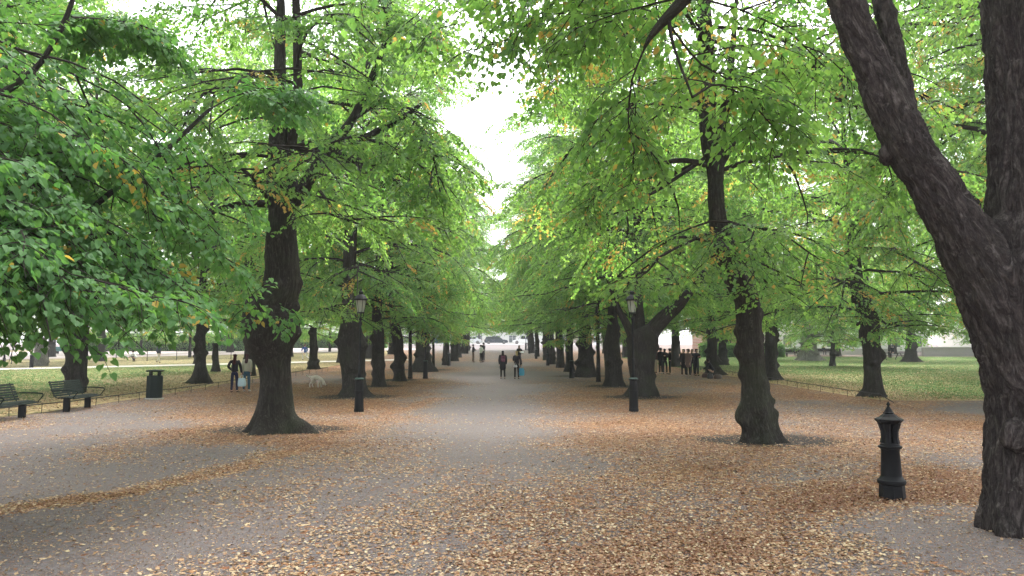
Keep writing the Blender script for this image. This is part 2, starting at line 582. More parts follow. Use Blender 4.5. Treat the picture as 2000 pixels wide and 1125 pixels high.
def path_y(x):  # the pale path beyond the lawn on one side
    return 73 + (x + 18.7) * .83


def cov_left(x, y):
    near = np.clip(1.15 - (-(x + 13.9)) / 7.5, 0, 1)
    c = .22 + .6 * near * fbm(x, y, .25, 31) * 1.5
    s = np.clip(near * 1.15 + (fbm(x, y, .12, 41) - .5) * 1.2, 0, 1)
    s = np.where(y > path_y(x), .55 + .3 * fbm(x, y, .1, 43), s)
    return np.clip(c, 0, 1), s


def cov_right(x, y):
    near = np.clip(1.15 - (x - 14.4) / 5, 0, 1) * np.clip((60 - y) / 15, 0, 1)
    edge = np.clip(1.2 - (y - 28) / 2.0, 0, 1)
    stripe = np.exp(-((y - (46 - .25 * (x - 20))) / 3.0) ** 2)
    c = .10 + .75 * np.maximum(near, edge * .8) + .30 * fbm(x, y, .15, 33) ** 2 + .25 * stripe
    s = np.clip(near * .6 + edge * .2 + (fbm(x, y, .12, 47) - .5) * .7 + .25 * stripe, 0, 1)
    return np.clip(c * np.clip(1.6 - y / 80, .15, 1), 0, 1), s


lawn(-100, -13.9, lambda x, y: (y > 2) & (y < 112), 'worn green lawn behind the park benches', cov_left)
lawn(14.4, 100, lambda x, y: (y > 28) & (y < 90), 'bright green lawn around the outer trees, sprinkled with pale leaves', cov_right)


def ribbon(name, pts, width, mat, label, lift=.03, step=1.0, terr=True):
    P = []
    for (a, b) in zip(pts, pts[1:]):
        L = math.hypot(b[0] - a[0], b[1] - a[1]); k = max(1, int(L / step))
        for i in range(k): P.append((a[0] + (b[0] - a[0]) * i / k, a[1] + (b[1] - a[1]) * i / k))
    P.append(pts[-1])
    V = []; F = []
    for i, p in enumerate(P):
        q = P[min(i + 1, len(P) - 1)]; r = P[max(i - 1, 0)]
        d = Vector((q[0] - r[0], q[1] - r[1])).normalized()
        nrm = Vector((-d.y, d.x))
        for s in (-.5, 0, .5):
            x, y = p[0] + nrm.x * width * s, p[1] + nrm.y * width * s
            V.append((x, y, g(y) + lift + (.03 if s == 0 else 0)))
        if i:
            for j in (0, 1):
                F.append(((i - 1) * 3 + j, (i - 1) * 3 + j + 1, i * 3 + j + 1, i * 3 + j))
    o = link_mesh(name, np_mesh(name, np.array(V), np.array(F)), mat)
    return tag(o, label, name, kind='structure')


M['path'] = painted('pale_stone_dust', (.62, .57, .52), .95, .1, .12, 2)
M['play'] = painted('pinkish_playground_gravel', (.40, .34, .33), .95, .1, .15, 1.5)
M['road'] = painted('far_road_surface', (.33, .31, .31), .9, .2, .12, 1.0)
ribbon('path', [(-75, path_y(-75)), (-10, path_y(-10))], 3.2, M['path'], 'pale stone path crossing beyond the lawn')
ribbon('gravel_field', [(-110, 50), (-20, 128)], 30, M['play'], 'pinkish gravel playground beyond the pale path', .05, 3)
ribbon('road', [(-200, 155), (200, 155)], 16, M['road'], 'street running across the far end of the avenue', .04, 4)

# ------------------------------------------------------------------ real fallen leaves near the camera
rs = np.random.RandomState(3)


def leaf_template(kind):
    """unit leaf: stalk at the origin, length 1 along +y. returns verts, faces"""
    if kind == 'kite':
        V = np.array([(0, 0, 0), (.42, .42, .07), (0, 1.0, -.04), (-.42, .42, .07)], float)
        F = [np.array([(0, 1, 2, 3)])]
    else:  # heart shaped linden leaf folded along its midrib
        V = np.array([(0, .06, 0), (0, 1.06, -.10), (.20, -.02, .05), (.46, .16, .10), (.47, .46, .10), (.25, .80, .02),
                      (-.20, -.02, .05), (-.46, .16, .10), (-.47, .46, .10), (-.25, .80, .02)], float)
        F = [np.array([(0, 2, 3, 4), (0, 4, 5, 1), (0, 8, 7, 6), (0, 1, 9, 8)])]
    return V, F


def leaves_mesh(pos, ydir, nrm, size, tint, kind='kite', aspect=1.0):
    """arrays -> V, F, tint. ydir: along the leaf, nrm: approx upper side"""
    T, F = leaf_template(kind)
    y = ydir / np.linalg.norm(ydir, axis=1, keepdims=True)
    x = np.cross(y, nrm); x /= np.linalg.norm(x, axis=1, keepdims=True) + 1e-9
    z = np.cross(x, y)
    n_ = len(pos); k = len(T)
    s = size[:, None, None]
    V = pos[:, None, :] + s * (T[None, :, 0:1] * aspect * x[:, None, :] + T[None, :, 1:2] * y[:, None, :] + T[None, :, 2:3] * z[:, None, :])
    base = (np.arange(n_) * k)[:, None, None]
    Fs = [(f[None] + base).reshape(-1, f.shape[1]) for f in F]
    return V.reshape(-1, 3), Fs, np.repeat(tint, k, axis=0)


def fallen(n_try, ymin, ymax, szl, szh, name='fallen_leaves'):
    # sample in a way that favours near ground
    t = rs.rand(n_try)
    y = ymin * (ymax / ymin) ** t
    x = (rs.rand(n_try) * 2 - 1) * np.minimum(y * .76 + .5, 14.0)
    # uniform area density up to y0, thinning beyond
    c = litter_cover(x, y)
    keep = rs.rand(n_try) < np.clip(np.where(c < .5, c ** 1.9 * 1.25, c * 1.05 - .27) + .004, 0, 1) * np.minimum(1, 1.0)
    x, y, c = x[keep], y[keep], c[keep]
    m = len(x)
    z = np.interp(y, _ty, _tz) + (fbm(x, y, .35, 3) - .5) * .05 + .006 + rs.rand(m) * .02 * c
    a = rs.rand(m) * 2 * PI
    yd = np.stack([np.cos(a), np.sin(a), rs.randn(m) * .22], -1)
    nr = np.stack([rs.randn(m) * .30, rs.randn(m) * .30, np.ones(m)], -1)
    whole = rs.rand(m) < np.clip(.62 - .62 * c, .10, 1)
    size = np.where(whole, szl + (szh - szl) * rs.rand(m), .014 + .024 * rs.rand(m))
    pale = np.clip(rs.rand(m) * .95 + (.42 - c) * .75 + (vnoise(x, y, .5, 9) - .5) * .5 + .3 * (x < -.5) * (y < 13.5), 0, 1)
    tint = np.stack([pale, (rs.rand(m) < .10 + .55 * (1 - c)) * rs.rand(m), np.zeros(m), np.ones(m)], -1)
    return leaves_mesh(np.stack([x, y, z], -1), yd, nr, size, tint, 'kite')


V, Fs, T = fallen(900000, 5.0, 40.0, .026, .050)
# crumbs of leaf and bark trodden into the gravel
_n = 170000
_y = 4.8 * (20 / 4.8) ** rs.rand(_n); _x = (rs.rand(_n) * 2 - 1) * np.minimum(_y * .76 + .5, 13)
_z = np.interp(_y, _ty, _tz) + (fbm(_x, _y, .35, 3) - .5) * .05 + .004
_a = rs.rand(_n) * 6.28
_T = np.stack([rs.rand(_n) ** 1.5 * .9, (rs.rand(_n) < .2) * .6, np.zeros(_n), np.ones(_n)], -1)
V2, F2, T2 = leaves_mesh(np.stack([_x, _y, _z], -1), np.stack([np.cos(_a), np.sin(_a), rs.randn(_n) * .3], -1), np.stack([rs.randn(_n) * .3, rs.randn(_n) * .3, np.ones(_n)], -1), .008 + .014 * rs.rand(_n), _T, 'kite', .7)
Fs = Fs + [f + len(V) for f in F2]; V = np.concatenate([V, V2]); T = np.concatenate([T, T2])
o = link_mesh('fallen_leaves', np_mesh('fallen_leaves', V, Fs, False, attrs={'tint': ('FLOAT_COLOR', T)}), M['litter'])
tag(o, 'tan and orange fallen leaves lying on the gravel', 'leaves', kind='stuff')


def grass_blades(n_try, x0, x1, y0, y1, cov_fun, side):
    x = x0 + (x1 - x0) * rs.rand(n_try); y = y0 * (y1 / y0) ** rs.rand(n_try)
    cv, so_ = cov_fun(x, y)
    k = rs.rand(n_try) < np.clip(1.15 - so_ * 1.1, .05, 1)
    x, y = x[k], y[k]; m = len(x)
    z = np.interp(y, _ty, _tz) + (fbm(x, y, .35, 3) - .5) * .05 + .008
    yd = np.stack([rs.randn(m) * .45, rs.randn(m) * .45, np.ones(m)], -1)
    T = np.stack([np.clip(.45 + .3 * rs.randn(m), 0, 1), np.zeros(m), np.zeros(m), np.ones(m)], -1)
    V, Fs, T = leaves_mesh(np.stack([x, y, z], -1), yd, rs.randn(m, 3) + np.array([0, -1, .2]), .03 + .06 * rs.rand(m) ** 2, T, 'kite', .35)
    o = link_mesh('grass', np_mesh('grass', V, Fs, False, attrs={'tint': ('FLOAT_COLOR', T)}), M['grass'])
    return tag(o, 'short green grass blades standing on the lawn on the %s side' % side, 'grass', kind='stuff')


M['grass'] = leaf_material('grass_blades', (.045, .085, .028), (.13, .19, .065), (.3, .25, .1), (.07, .14, .03), (.18, .26, .07), (.3, .25, .1), tr=.35, gloss=.2)
grass_blades(100000, 14.6, 46, 28.3, 62, cov_right, 'knobbly tree')
grass_blades(80000, -44, -14.2, 20, 60, cov_left, 'bench')


def lawn_leaves(n_try, x0, x1, y0, y1, cov_fun, where):
    x = x0 + (x1 - x0) * rs.rand(n_try); y = y0 * (y1 / y0) ** rs.rand(n_try)
    cv, so_ = cov_fun(x, y)
    k = rs.rand(n_try) < np.clip(cv * .9 + .06 + (vnoise(x, y, .35, 77) - .5) * .4, .02, 1)
    x, y, so_ = x[k], y[k], so_[k]; m = len(x)
    z = np.interp(y, _ty, _tz) + (fbm(x, y, .35, 3) - .5) * .05 + .04
    a = rs.rand(m) * 2 * PI
    T = np.stack([np.clip(rs.rand(m) * .9 + .25 - so_ * .4, 0, 1), (rs.rand(m) < .5) * rs.rand(m) * (1 - .6 * so_), np.zeros(m), np.ones(m)], -1)
    V, Fs, T = leaves_mesh(np.stack([x, y, z], -1), np.stack([np.cos(a), np.sin(a), rs.randn(m) * .35], -1), np.stack([rs.randn(m) * .4, rs.randn(m) * .4, np.ones(m)], -1), .045 + .04 * rs.rand(m), T, 'kite')
    o = link_mesh('fallen_leaves', np_mesh('fallen_leaves', V, Fs, False, attrs={'tint': ('FLOAT_COLOR', T)}), M['litter'])
    return tag(o, 'pale fallen leaves sprinkled over the grass %s' % where, 'leaves', kind='stuff')


lawn_leaves(70000, 14.5, 60, 28, 80, cov_right, 'around the outer trees')
lawn_leaves(60000, -50, -14.2, 18, 62, cov_left, 'behind the park benches')

# ================================================================== TREES
def unit(v): return v / (np.linalg.norm(v, axis=-1, keepdims=True) + 1e-9)


def sweep_curves(P0, D0, L, K, sag, wig, rng):
    """integrate K points per curve; L (N,), sag (N,) bends the course downwards"""
    n_ = len(P0)
    pts = np.zeros((n_, K, 3)); pts[:, 0] = P0
    d = unit(D0)
    st = (L / (K - 1))[:, None]
    for k in range(1, K):
        d = d + np.stack([np.zeros(n_), np.zeros(n_), -sag / (K - 1)], -1) + rng.randn(n_, 3) * wig
        d = unit(d)
        pts[:, k] = pts[:, k - 1] + d * st
    return pts


def tubes_np(pts, r0, r1, S):
    """pts (N,K,3), radii (N,) start and end -> V, F(quads), bark coords"""
    n_, K, _ = pts.shape
    tan = np.zeros_like(pts)
    tan[:, 1:-1] = pts[:, 2:] - pts[:, :-2]; tan[:, 0] = pts[:, 1] - pts[:, 0]; tan[:, -1] = pts[:, -1] - pts[:, -2]
    tan = unit(tan)
    ref = np.where(np.abs(tan[:, :1, 2:3]) > .85, np.array([1., 0, 0]), np.array([0, 0, 1.]))
    ref = np.broadcast_to(ref, tan.shape)
    u = unit(np.cross(tan, ref)); v = np.cross(tan, u)
    ang = 2 * PI * np.arange(S) / S
    tt = np.linspace(0, 1, K)[None, :, None]
    r = (r0[:, None, None] * (1 - tt) + r1[:, None, None] * tt)
    c, s = np.cos(ang), np.sin(ang)
    V = pts[:, :, None, :] + (r * c)[..., None] * u[:, :, None, :] + (r * s)[..., None] * v[:, :, None, :]
    base = (np.arange(n_) * K * S)[:, None, None]
    ring = (np.arange(K - 1) * S)[None, :, None]
    i = np.arange(S)[None, None, :]; j = (i + 1) % S
    F = np.stack([base + ring + i, base + ring + j, base + ring + S + j, base + ring + S + i], -1).reshape(-1, 4)
    return V.reshape(-1, 3), F


def side_shoots(par, t0, t1, per, ang_lo, ang_hi, rng, up=0.0):
    """start points and directions of shoots alternating along parent curves"""
    n_, K, _ = par.shape
    t = np.linspace(t0, t1, per)[None, :] + (rng.rand(n_, per) - .5) * (t1 - t0) / per
    t = np.clip(t, 0.02, .995) * (K - 1)
    i = np.floor(t).astype(int); i = np.minimum(i, K - 2); f = (t - i)[..., None]
    row = np.arange(n_)[:, None]
    P = par[row, i] * (1 - f) + par[row, i + 1] * f
    d = unit(par[row, i + 1] - par[row, i])
    side = np.where((np.arange(per)[None, :] + rng.randint(0, 2, (n_, 1))) % 2 == 0, 1.0, -1.0)
    a = np.radians(ang_lo + (ang_hi - ang_lo) * rng.rand(n_, per)) * side
    hz = np.stack([-d[..., 1], d[..., 0], np.zeros_like(a)], -1)
    hz = unit(hz + rng.randn(n_, per, 3) * .22)
    D = d * np.cos(a)[..., None] + hz * np.sin(np.abs(a))[..., None] * np.sign(a)[..., None]
    D[..., 2] += up
    tn = t / (K - 1)
    return P.reshape(-1, 3), unit(D.reshape(-1, 3)), tn.reshape(-1)


def foliage(prim, rng, sec_n=9, twig_n=9, leaf_n=16, leaf=.11, sec_len=(.5, .22), twig_len=.75, autumn=.03,
            kind='kite', r_prim=(.07, .012), t0=.22, light=.5, tips=True, sag2=.45, zmin=None, keepf=None):
    """prim (N,K,3) main boughs -> V, faces, matidx, tint. slot 0 leaves, slot 1 bark"""
    prim = prim.copy()
    if zmin is not None:
        lo = prim[..., 2] < zmin + .5
        prim[..., 2] = np.where(lo, zmin + .5 - (zmin + .5 - prim[..., 2]) * .12, prim[..., 2])
    n_, K, _ = prim.shape
    L1 = np.linalg.norm(prim[:, 1:] - prim[:, :-1], axis=2).sum(1)
    P, D, t = side_shoots(prim, t0, .97, sec_n, 35, 70, rng, .06)
    Ls = np.repeat(L1, sec_n)
    l2 = (sec_len[0] * Ls * (1 - t) + sec_len[1] * Ls) * (.75 + .5 * rng.rand(len(t)))
    l2 = np.clip(l2, .5, 3.2)
    sec = sweep_curves(P, D, l2, 5, sag2 + .35 * rng.rand(len(t)), .10, rng)
    if zmin is not None:
        ok = sec[:, -1, 2] > zmin - .25 + .3 * rng.randn(len(sec))
        sec, l2, t = sec[ok], l2[ok], t[ok]
    # twigs on the secondaries and on the outer part of each bough
    P2, D2, t2 = side_shoots(sec, .12, .98, twig_n, 35, 65, rng, .0)
    P3, D3, t3 = side_shoots(prim, t0, .99, twig_n, 30, 60, rng, .0)
    P4 = sec[:, -1]; D4 = unit(sec[:, -1] - sec[:, -2])
    PP = np.concatenate([P2, P3, P4]); DD = np.concatenate([D2, D3, D4])
    secid = np.concatenate([np.repeat(np.arange(len(sec)), twig_n), rng.randint(0, len(sec), len(P3)), np.arange(len(sec))])
    l3 = twig_len * (.6 + .7 * rng.rand(len(PP)))
    K3 = 4
    tw = sweep_curves(PP, DD, l3, K3, .35 + .5 * rng.rand(len(PP)), .10, rng)
    # leaves in flat sprays along each twig
    if zmin is not None:
        ok = tw[:, -1, 2] > zmin + .25 * rng.randn(len(tw))
        tw, secid = tw[ok], secid[ok]
    if keepf is not None:
        ok = keepf(tw[:, -1], rng)
        tw, secid = tw[ok], secid[ok]
    m = len(tw)
    tt = (np.arange(leaf_n)[None] + rng.rand(m, leaf_n)) / leaf_n * .95 + .05
    q = tt * (K3 - 1); i = np.minimum(np.floor(q).astype(int), K3 - 2); f = (q - i)[..., None]
    row = np.arange(m)[:, None]
    LP = tw[row, i] * (1 - f) + tw[row, i + 1] * f
    Ld = unit(tw[row, i + 1] - tw[row, i])
    sd_ = np.where(np.arange(leaf_n)[None] % 2 == 0, 1., -1.) * np.ones((m, 1))
    hz = unit(np.stack([-Ld[..., 1], Ld[..., 0], np.zeros((m, leaf_n))], -1))
    off = (.10 + .16 * rng.rand(m, leaf_n)) * twig_len * (1.1 - .6 * tt)
    LP = LP + hz * (sd_ * off)[..., None]
    LP[..., 2] += rng.randn(m, leaf_n) * .03 - off * .25
    yd = Ld * .75 + hz * sd_[..., None] * .75 + rng.randn(m, leaf_n, 3) * .28
    yd[..., 2] -= .32 + .35 * rng.rand(m, leaf_n)
    nr = np.zeros((m, leaf_n, 3)); nr[..., 2] = 1
    tw_tilt = rng.randn(m, 1, 3) * .22
    nr = nr + tw_tilt + rng.randn(m, leaf_n, 3) * (.17 if kind == 'heart' else .24)
    size = leaf * (.7 + .55 * rng.rand(m, leaf_n))
    clump = rng.rand(len(sec))
    cl = clump[secid][:, None]
    lt = np.clip(light + (cl - .5) * .55 + rng.randn(m, leaf_n) * .16, 0, 1)
    aut = np.where(rng.rand(m)[:, None] < autumn * 2.2 * (clump[secid][:, None] > .55), .55 + .4 * rng.rand(m, leaf_n), 0)
    aut = np.where(rng.rand(m, leaf_n) < autumn * .35, .8, aut)
    tint = np.stack([lt, aut, np.zeros_like(lt), np.ones_like(lt)], -1).reshape(-1, 4)
    V, Fs, T = leaves_mesh(LP.reshape(-1, 3), yd.reshape(-1, 3), nr.reshape(-1, 3), size.ravel(), tint, kind)
    nleaf = sum(len(f) for f in Fs)
    one = np.ones
    rp = r_prim[0] * np.clip(L1 / 6.0, .5, 1.4)
    Va, Fa = tubes_np(prim, rp, one(n_) * r_prim[1], 6)
    r2 = np.clip(.009 + l2 * .009, .008, .035) * (.6 if kind == 'heart' else 1)
    Vb, Fb = tubes_np(sec, r2, one(len(sec)) * .005, 4)
    Vc, Fc = tubes_np(tw, one(m) * .0055, one(m) * .0025, 3)
    VV = [V]; FF = list(Fs); o = len(V)
    bf = []
    for v_, f_ in ((Va, Fa), (Vb, Fb), (Vc, Fc)):
        VV.append(v_); bf.append(f_ + o); o += len(v_)
    FF = FF + bf
    VV = np.concatenate(VV)
    T = np.concatenate([T, np.zeros((len(VV) - len(T), 4))])
    mi = np.concatenate([np.zeros(nleaf), np.ones(sum(len(f) for f in bf))])
    return VV, FF, mi, T


DENSE = dict(leaf_n=31, leaf=.090)


def crown_mesh(seed, H=17.0, base=3.4, rad=5.3, n_prim=30, hang=1.0, leader_r=.20, top_r=.3, shape=None, lean=(0, 0), **kw):
    rng = np.random.RandomState(seed)
    lead = sweep_curves(np.array([[0, 0, base + .9]]), np.array([[lean[0], lean[1], 1.0]]), np.array([H - base - 2.5]), 9, np.array([0.0]), .045, rng)
    Ktop = 9
    hh = base + (H - base - 1.0) * (np.arange(n_prim) / (n_prim - 1)) ** 1.15
    i = np.clip((hh - (base + .9)) / (H - base - 2.5) * (Ktop - 1), 0, Ktop - 1.001)
    i0 = np.floor(i).astype(int); f = (i - i0)[:, None]
    P = lead[0, i0] * (1 - f) + lead[0, i0 + 1] * f
    P[:, 2] = np.where(hh < base + .9, hh, P[:, 2])
    az = np.arange(n_prim) * 2.39996 + rng.rand(n_prim) * .7 + seed
    u = (hh - base) / (H - base)
    R = rad * np.interp(u, [0, .12, .35, .6, .8, 1.0], shape or [.94, 1.0, .9, .68, .45, .12])
    R = R * (.86 + .26 * rng.rand(n_prim))
    el = np.radians(np.interp(u, [0, .3, .7, 1], [16, 30, 46, 70]) + rng.randn(n_prim) * 7)
    D = np.stack([np.cos(az) * np.cos(el), np.sin(az) * np.cos(el), np.sin(el)], -1)
    L = np.maximum(R / np.maximum(np.cos(el), .62), 1.2)
    sag = np.interp(u, [0, .3, .7, 1], [.95 * hang, .85, .55, .2]) + rng.rand(n_prim) * .25
    prim = sweep_curves(P, D, L, 9, sag, .07, rng)
    V, F, mi, T = foliage(prim, rng, **kw)
    Vl, Fl = tubes_np(lead, np.array([leader_r]), np.array([.03]), 8)
    F = F + [Fl + len(V)]
    mi = np.concatenate([mi, np.ones(len(Fl))])
    T = np.concatenate([T, np.zeros((len(Vl), 4))])
    V = np.concatenate([V, Vl])
    return V, F, mi, T


def finish_crown(name, data, leafmat=None):
    V, F, mi, T = data
    me = np_mesh(name, V, F, False, mi, {'tint': ('FLOAT_COLOR', T)})
    me.materials.append(leafmat or M['leaf']); me.materials.append(M['branch'])
    return me


# ------- trunks
def ring_trunk(rings, seg=28, seed=0, flare=.0, lobes=5, burls=(), rough=.02, step=.09, fluted=.0, mound=0.0):
    """rings: list of (x, y, z, r) from base to top, one continuous skin with root flare, burls and bark relief"""
    R = np.array(rings, float)
    s = np.concatenate([[0], np.cumsum(np.linalg.norm(R[1:, :3] - R[:-1, :3], axis=1))])
    n_ = max(6, int(s[-1] / step))
    t = np.linspace(0, s[-1], n_)
    C = np.stack([np.interp(t, s, R[:, k]) for k in range(4)], -1)
    k = np.array([.25, .5, .25])
    for _ in range(2):
        C[1:-1] = C[:-2] * .25 + C[1:-1] * .5 + C[2:] * .25
    rng = np.random.RandomState(seed)
    ang = 2 * PI * np.arange(seg) / seg
    tan = np.gradient(C[:, :3], axis=0); tan = unit(tan)
    u = unit(np.cross(np.broadcast_to(np.array([0, 1., 0]), tan.shape), tan)); v = np.cross(tan, u)
    A = ang[None]; Z = t[:, None]
    r = np.repeat(C[:, 3:4], seg, 1)
    ph = rng.rand(4) * 6
    if flare:
        lob = np.clip(np.cos(A * lobes + ph[0] + np.sin(A + ph[1]) * 1.2), -.3, 1)
        r = r * (1 + flare * np.exp(-(Z / .42) ** 1.5) * (.25 + 1.1 * lob))
    r = r * (1 + fluted * np.sin(A * 3 + ph[2] + Z * .5) + fluted * .6 * np.sin(A * 5 + ph[3] - Z * .4))
    for (bz, ba, bs, bh) in burls:
        da = (A - ba + PI) % (2 * PI) - PI
        r = r + bh * np.exp(-((Z - bz) / bs) ** 2 - (da * C[:, 3:4] / bs) ** 2)
    V = C[:, None, :3] + (r * np.cos(A))[..., None] * u[:, None] + (r * np.sin(A))[..., None] * v[:, None]
    bark = np.stack([r * np.cos(A), r * np.sin(A), Z * .16 + 0 * A], -1)
    V = V.reshape(-1, 3); bark = bark.reshape(-1, 3)
    nrm = unit((V.reshape(n_, seg, 3) - C[:, None, :3])).reshape(-1, 3)
    if rough:
        dsp = np.array([mnoise.noise(Vector(b * np.array([6, 6, 9])) + Vector((seed, 0, 0))) + .6 * (1 - abs(mnoise.noise(Vector(b * np.array([16, 16, 22])))) * 2) for b in bark])
        V = V + nrm * (dsp * rough)[:, None]
    i = np.arange(n_ - 1)[:, None] * seg; j = np.arange(seg)[None]; jn = (j + 1) % seg
    F = np.stack([i + j, i + jn, i + seg + jn, i + seg + j], -1).reshape(-1, 4)
    V = np.concatenate([V, C[-1:, :3]]); bark = np.concatenate([bark, [[0, 0, t[-1] * .16]]])
    top = (n_ - 1) * seg
    cap = np.stack([top + np.arange(seg), top + (np.arange(seg) + 1) % seg, np.full(seg, len(V) - 1)], -1)
    return V, [F, cap], bark


def trunk_from_photo(rows, depth, cx_shift=0.0):
    """rows (y, x_left, x_right) seen at a depth -> rings (x, y, z, r) in world"""
    out = []
    for (y, a, b) in rows:
        p, q = atd(a, y, depth), atd(b, y, depth)
        out.append([(p.x + q.x) / 2, depth, (p.z + q.z) / 2, (q.x - p.x) / 2])
    return out


def lofted(name, rings, base, mat, parent, **kw):
    rr = [(a - base[0], b - base[1], c - base[2], r) for a, b, c, r in rings]
    V, F, bark = ring_trunk(rr, **kw)
    return link_mesh(name, np_mesh(name, V, F, True, attrs={'bark': ('FLOAT_VECTOR', bark)}), mat, parent)


CR = {}
CR['a'] = finish_crown('crown', crown_mesh(1, **DENSE, n_prim=31, rad=4.95, base=3.5, zmin=2.9, autumn=.03))
CR['b'] = finish_crown('crown', crown_mesh(2, **DENSE, n_prim=33, H=19, rad=4.85, base=3.8, zmin=3.2, autumn=.06, light=.62))
CR['c'] = finish_crown('crown', crown_mesh(3, **DENSE, n_prim=30, H=17, rad=5.1, base=3.3, zmin=2.8, autumn=.02, light=.48))
CR['d'] = finish_crown('crown', crown_mesh(4, **DENSE, n_prim=26, H=15, rad=5.8, base=2.9, zmin=2.3, hang=1.2, autumn=.05, light=.5))


def add_crown(root, key, off=(0, 0, 0), rz=0.0, sc=1.0, szz=None):
    me = CR[key] if isinstance(key, str) else key
    c = bpy.data.objects.new('crown', me)
    COL.objects.link(c); c.parent = root
    c.location = off; c.rotation_euler = (0, 0, rz); c.scale = (sc, sc, szz or sc)
    return c


def tree(label, rows=None, depth=None, base_px=None, crown='a', rz=0.0, sc=1.0, szz=None, bark='bark', group=None,
         name='linden_tree', flare=.35, burls=(), seed=0, rough=.02, fluted=.05, rings=None, top=None, cat='tree', seg=24, step=.09, lift=0.0):
    if rows is not None:
        rings = trunk_from_photo(rows, depth)
    bx, by = rings[0][0], rings[0][1]
    bz = g(by)
    rings = [(rings[0][0], rings[0][1], bz - .15, rings[0][3])] + list(rings[1:]) if rings[0][2] > bz - .15 else list(rings)
    if top is not None: rings = rings + [top]
    root = thing(name, label, cat, (bx, by, bz), 0, group)
    rb_ = random.Random(seed * 7 + 1)
    r_0 = rings[0][3]
    if 'young' not in name and len(burls) < 8:
        burls = tuple(burls) + tuple((rb_.uniform(.5, 3.2), rb_.uniform(0, 6.28), rb_.uniform(.10, .2), rb_.uniform(.2, .45) * r_0) for _ in range(10))
    lofted('trunk', rings, (bx, by, bz), M[bark], root, seed=seed, flare=flare, burls=burls, rough=rough, fluted=fluted, seg=seg, step=step)
    if crown is not None:
        # the crown's leader takes over where the trunk leaves off
        zt = rings[-1][2] - bz
        add_crown(root, crown, (rings[-1][0] - bx, rings[-1][1] - by, lift), rz, sc, szz)
    return root


# ---- avenue, first pair -------------------------------------------------
D1 = 17.0
t1 = tree('burly old linden with a swollen bulging trunk and splayed roots beside the walking couple',
     [(846, 484, 598), (836, 490, 589), (822, 497, 578), (805, 501, 573), (780, 505, 569), (740, 509, 566), (715, 506, 564), (690, 494, 568), (665, 479, 575), (645, 473, 580), (622, 474, 579), (608, 484, 577), (592, 503, 574),
      (560, 514, 584), (530, 519, 583), (480, 520, 579), (420, 526, 575), (385, 524, 584), (340, 522, 577), (280, 527, 562), (200, 533, 559), (100, 538, 558), (0, 541, 556), (-120, 543, 554)],
     D1, crown=None, flare=.6, seed=1, rough=.022, fluted=.03, seg=64, step=.06,
     burls=((2.30, 0.1, .20, .09), (2.25, 3.0, .25, .07), (2.95, 3.1, .20, .13), (2.75, .0, .13, .15), (3.15, 6.2, .13, .13), (3.6, .1, .12, .07), (2.2, 4.6, .3, .12), (3.0, 4.4, .2, .08), (4.2, 3.1, .15, .05)))


def W(base, px, py, d):
    p = atd(px, py, d)
    return (p.x - base[0], p.y - base[1], p.z - base[2])


def limb_rings(pts):
    out = []
    for (px, py, d, wpx) in pts:
        p = atd(px, py, d)
        out.append((p.x, p.y, p.z, wpx / 2 * d / FPX))
    return out


def add_limb(root, pts, mat='bark', seed=0, rough=.012, **kw):
    b = root.location
    return lofted('limb', limb_rings(pts), (b.x, b.y, b.z), M[mat], root, seed=seed, rough=rough, fluted=.03, seg=14, step=.12, **kw)


LA = [(560, 405, 17, 30), (588, 380, 17, 26), (607, 340, 16.9, 23), (640, 295, 16.8, 20), (688, 235, 16.6, 17), (715, 180, 16.5, 14), (735, 130, 16.4, 12), (757, 70, 16.3, 8), (760, 0, 16.2, 6)]
LB = [(640, 297, 16.8, 14), (700, 275, 16.3, 13), (760, 245, 15.9, 12), (795, 225, 15.7, 9), (822, 203, 15.5, 7)]
LC = [(530, 398, 17, 16), (480, 397, 16.8, 12), (435, 404, 16.6, 9), (400, 425, 16.5, 5)]
LD = [(575, 290, 17, 12), (650, 300, 17.2, 10), (740, 325, 17.4, 8), (800, 350, 17.5, 6), (840, 385, 17.6, 4)]
for k, pts in enumerate((LA, LB, LC, LD)): add_limb(t1, pts, seed=20 + k)


def wcurve(pts, K=9):
    """photo-anchored course (px, py, depth) -> (K,3) world points"""
    P = np.array([list(atd(*p)) for p in pts])
    s = np.concatenate([[0], np.cumsum(np.linalg.norm(P[1:] - P[:-1], axis=1))])
    t = np.linspace(0, s[-1], K)
    return np.stack([np.interp(t, s, P[:, k]) for k in range(3)], -1)


def bespoke_crown(root, seed, courses=(), H=17, base=3.4, rad=5.3, n_prim=28, at_xy=(0, 0), leafmat=None, keep=None, **kw):
    """a crown with its own random boughs plus boughs along given world courses"""
    rng = np.random.RandomState(seed)
    b = np.array(root.location)
    V, F, mi, T = crown_mesh(seed, H=H, base=base, rad=rad, n_prim=n_prim, **kw)
    V = V + np.array([at_xy[0], at_xy[1], 0])
    if len(courses):
        pr = np.stack(courses) - b
        kw2 = {k: v for k, v in kw.items() if k in ('sec_n', 'twig_n', 'leaf_n', 'leaf', 'autumn', 'kind', 'light', 'twig_len', 'zmin', 'keepf')}
        V2, F2, m2, T2 = foliage(pr, rng, t0=.15, **kw2)
        F = F + [f + len(V) for f in F2]
        V = np.concatenate([V, V2]); T = np.concatenate([T, T2]); mi = np.concatenate([mi, m2])
    # group faces by size for the mesh builder
    me = finish_crown('crown', (V, F, mi, T), leafmat)
    return link_mesh('crown', me, None, root)


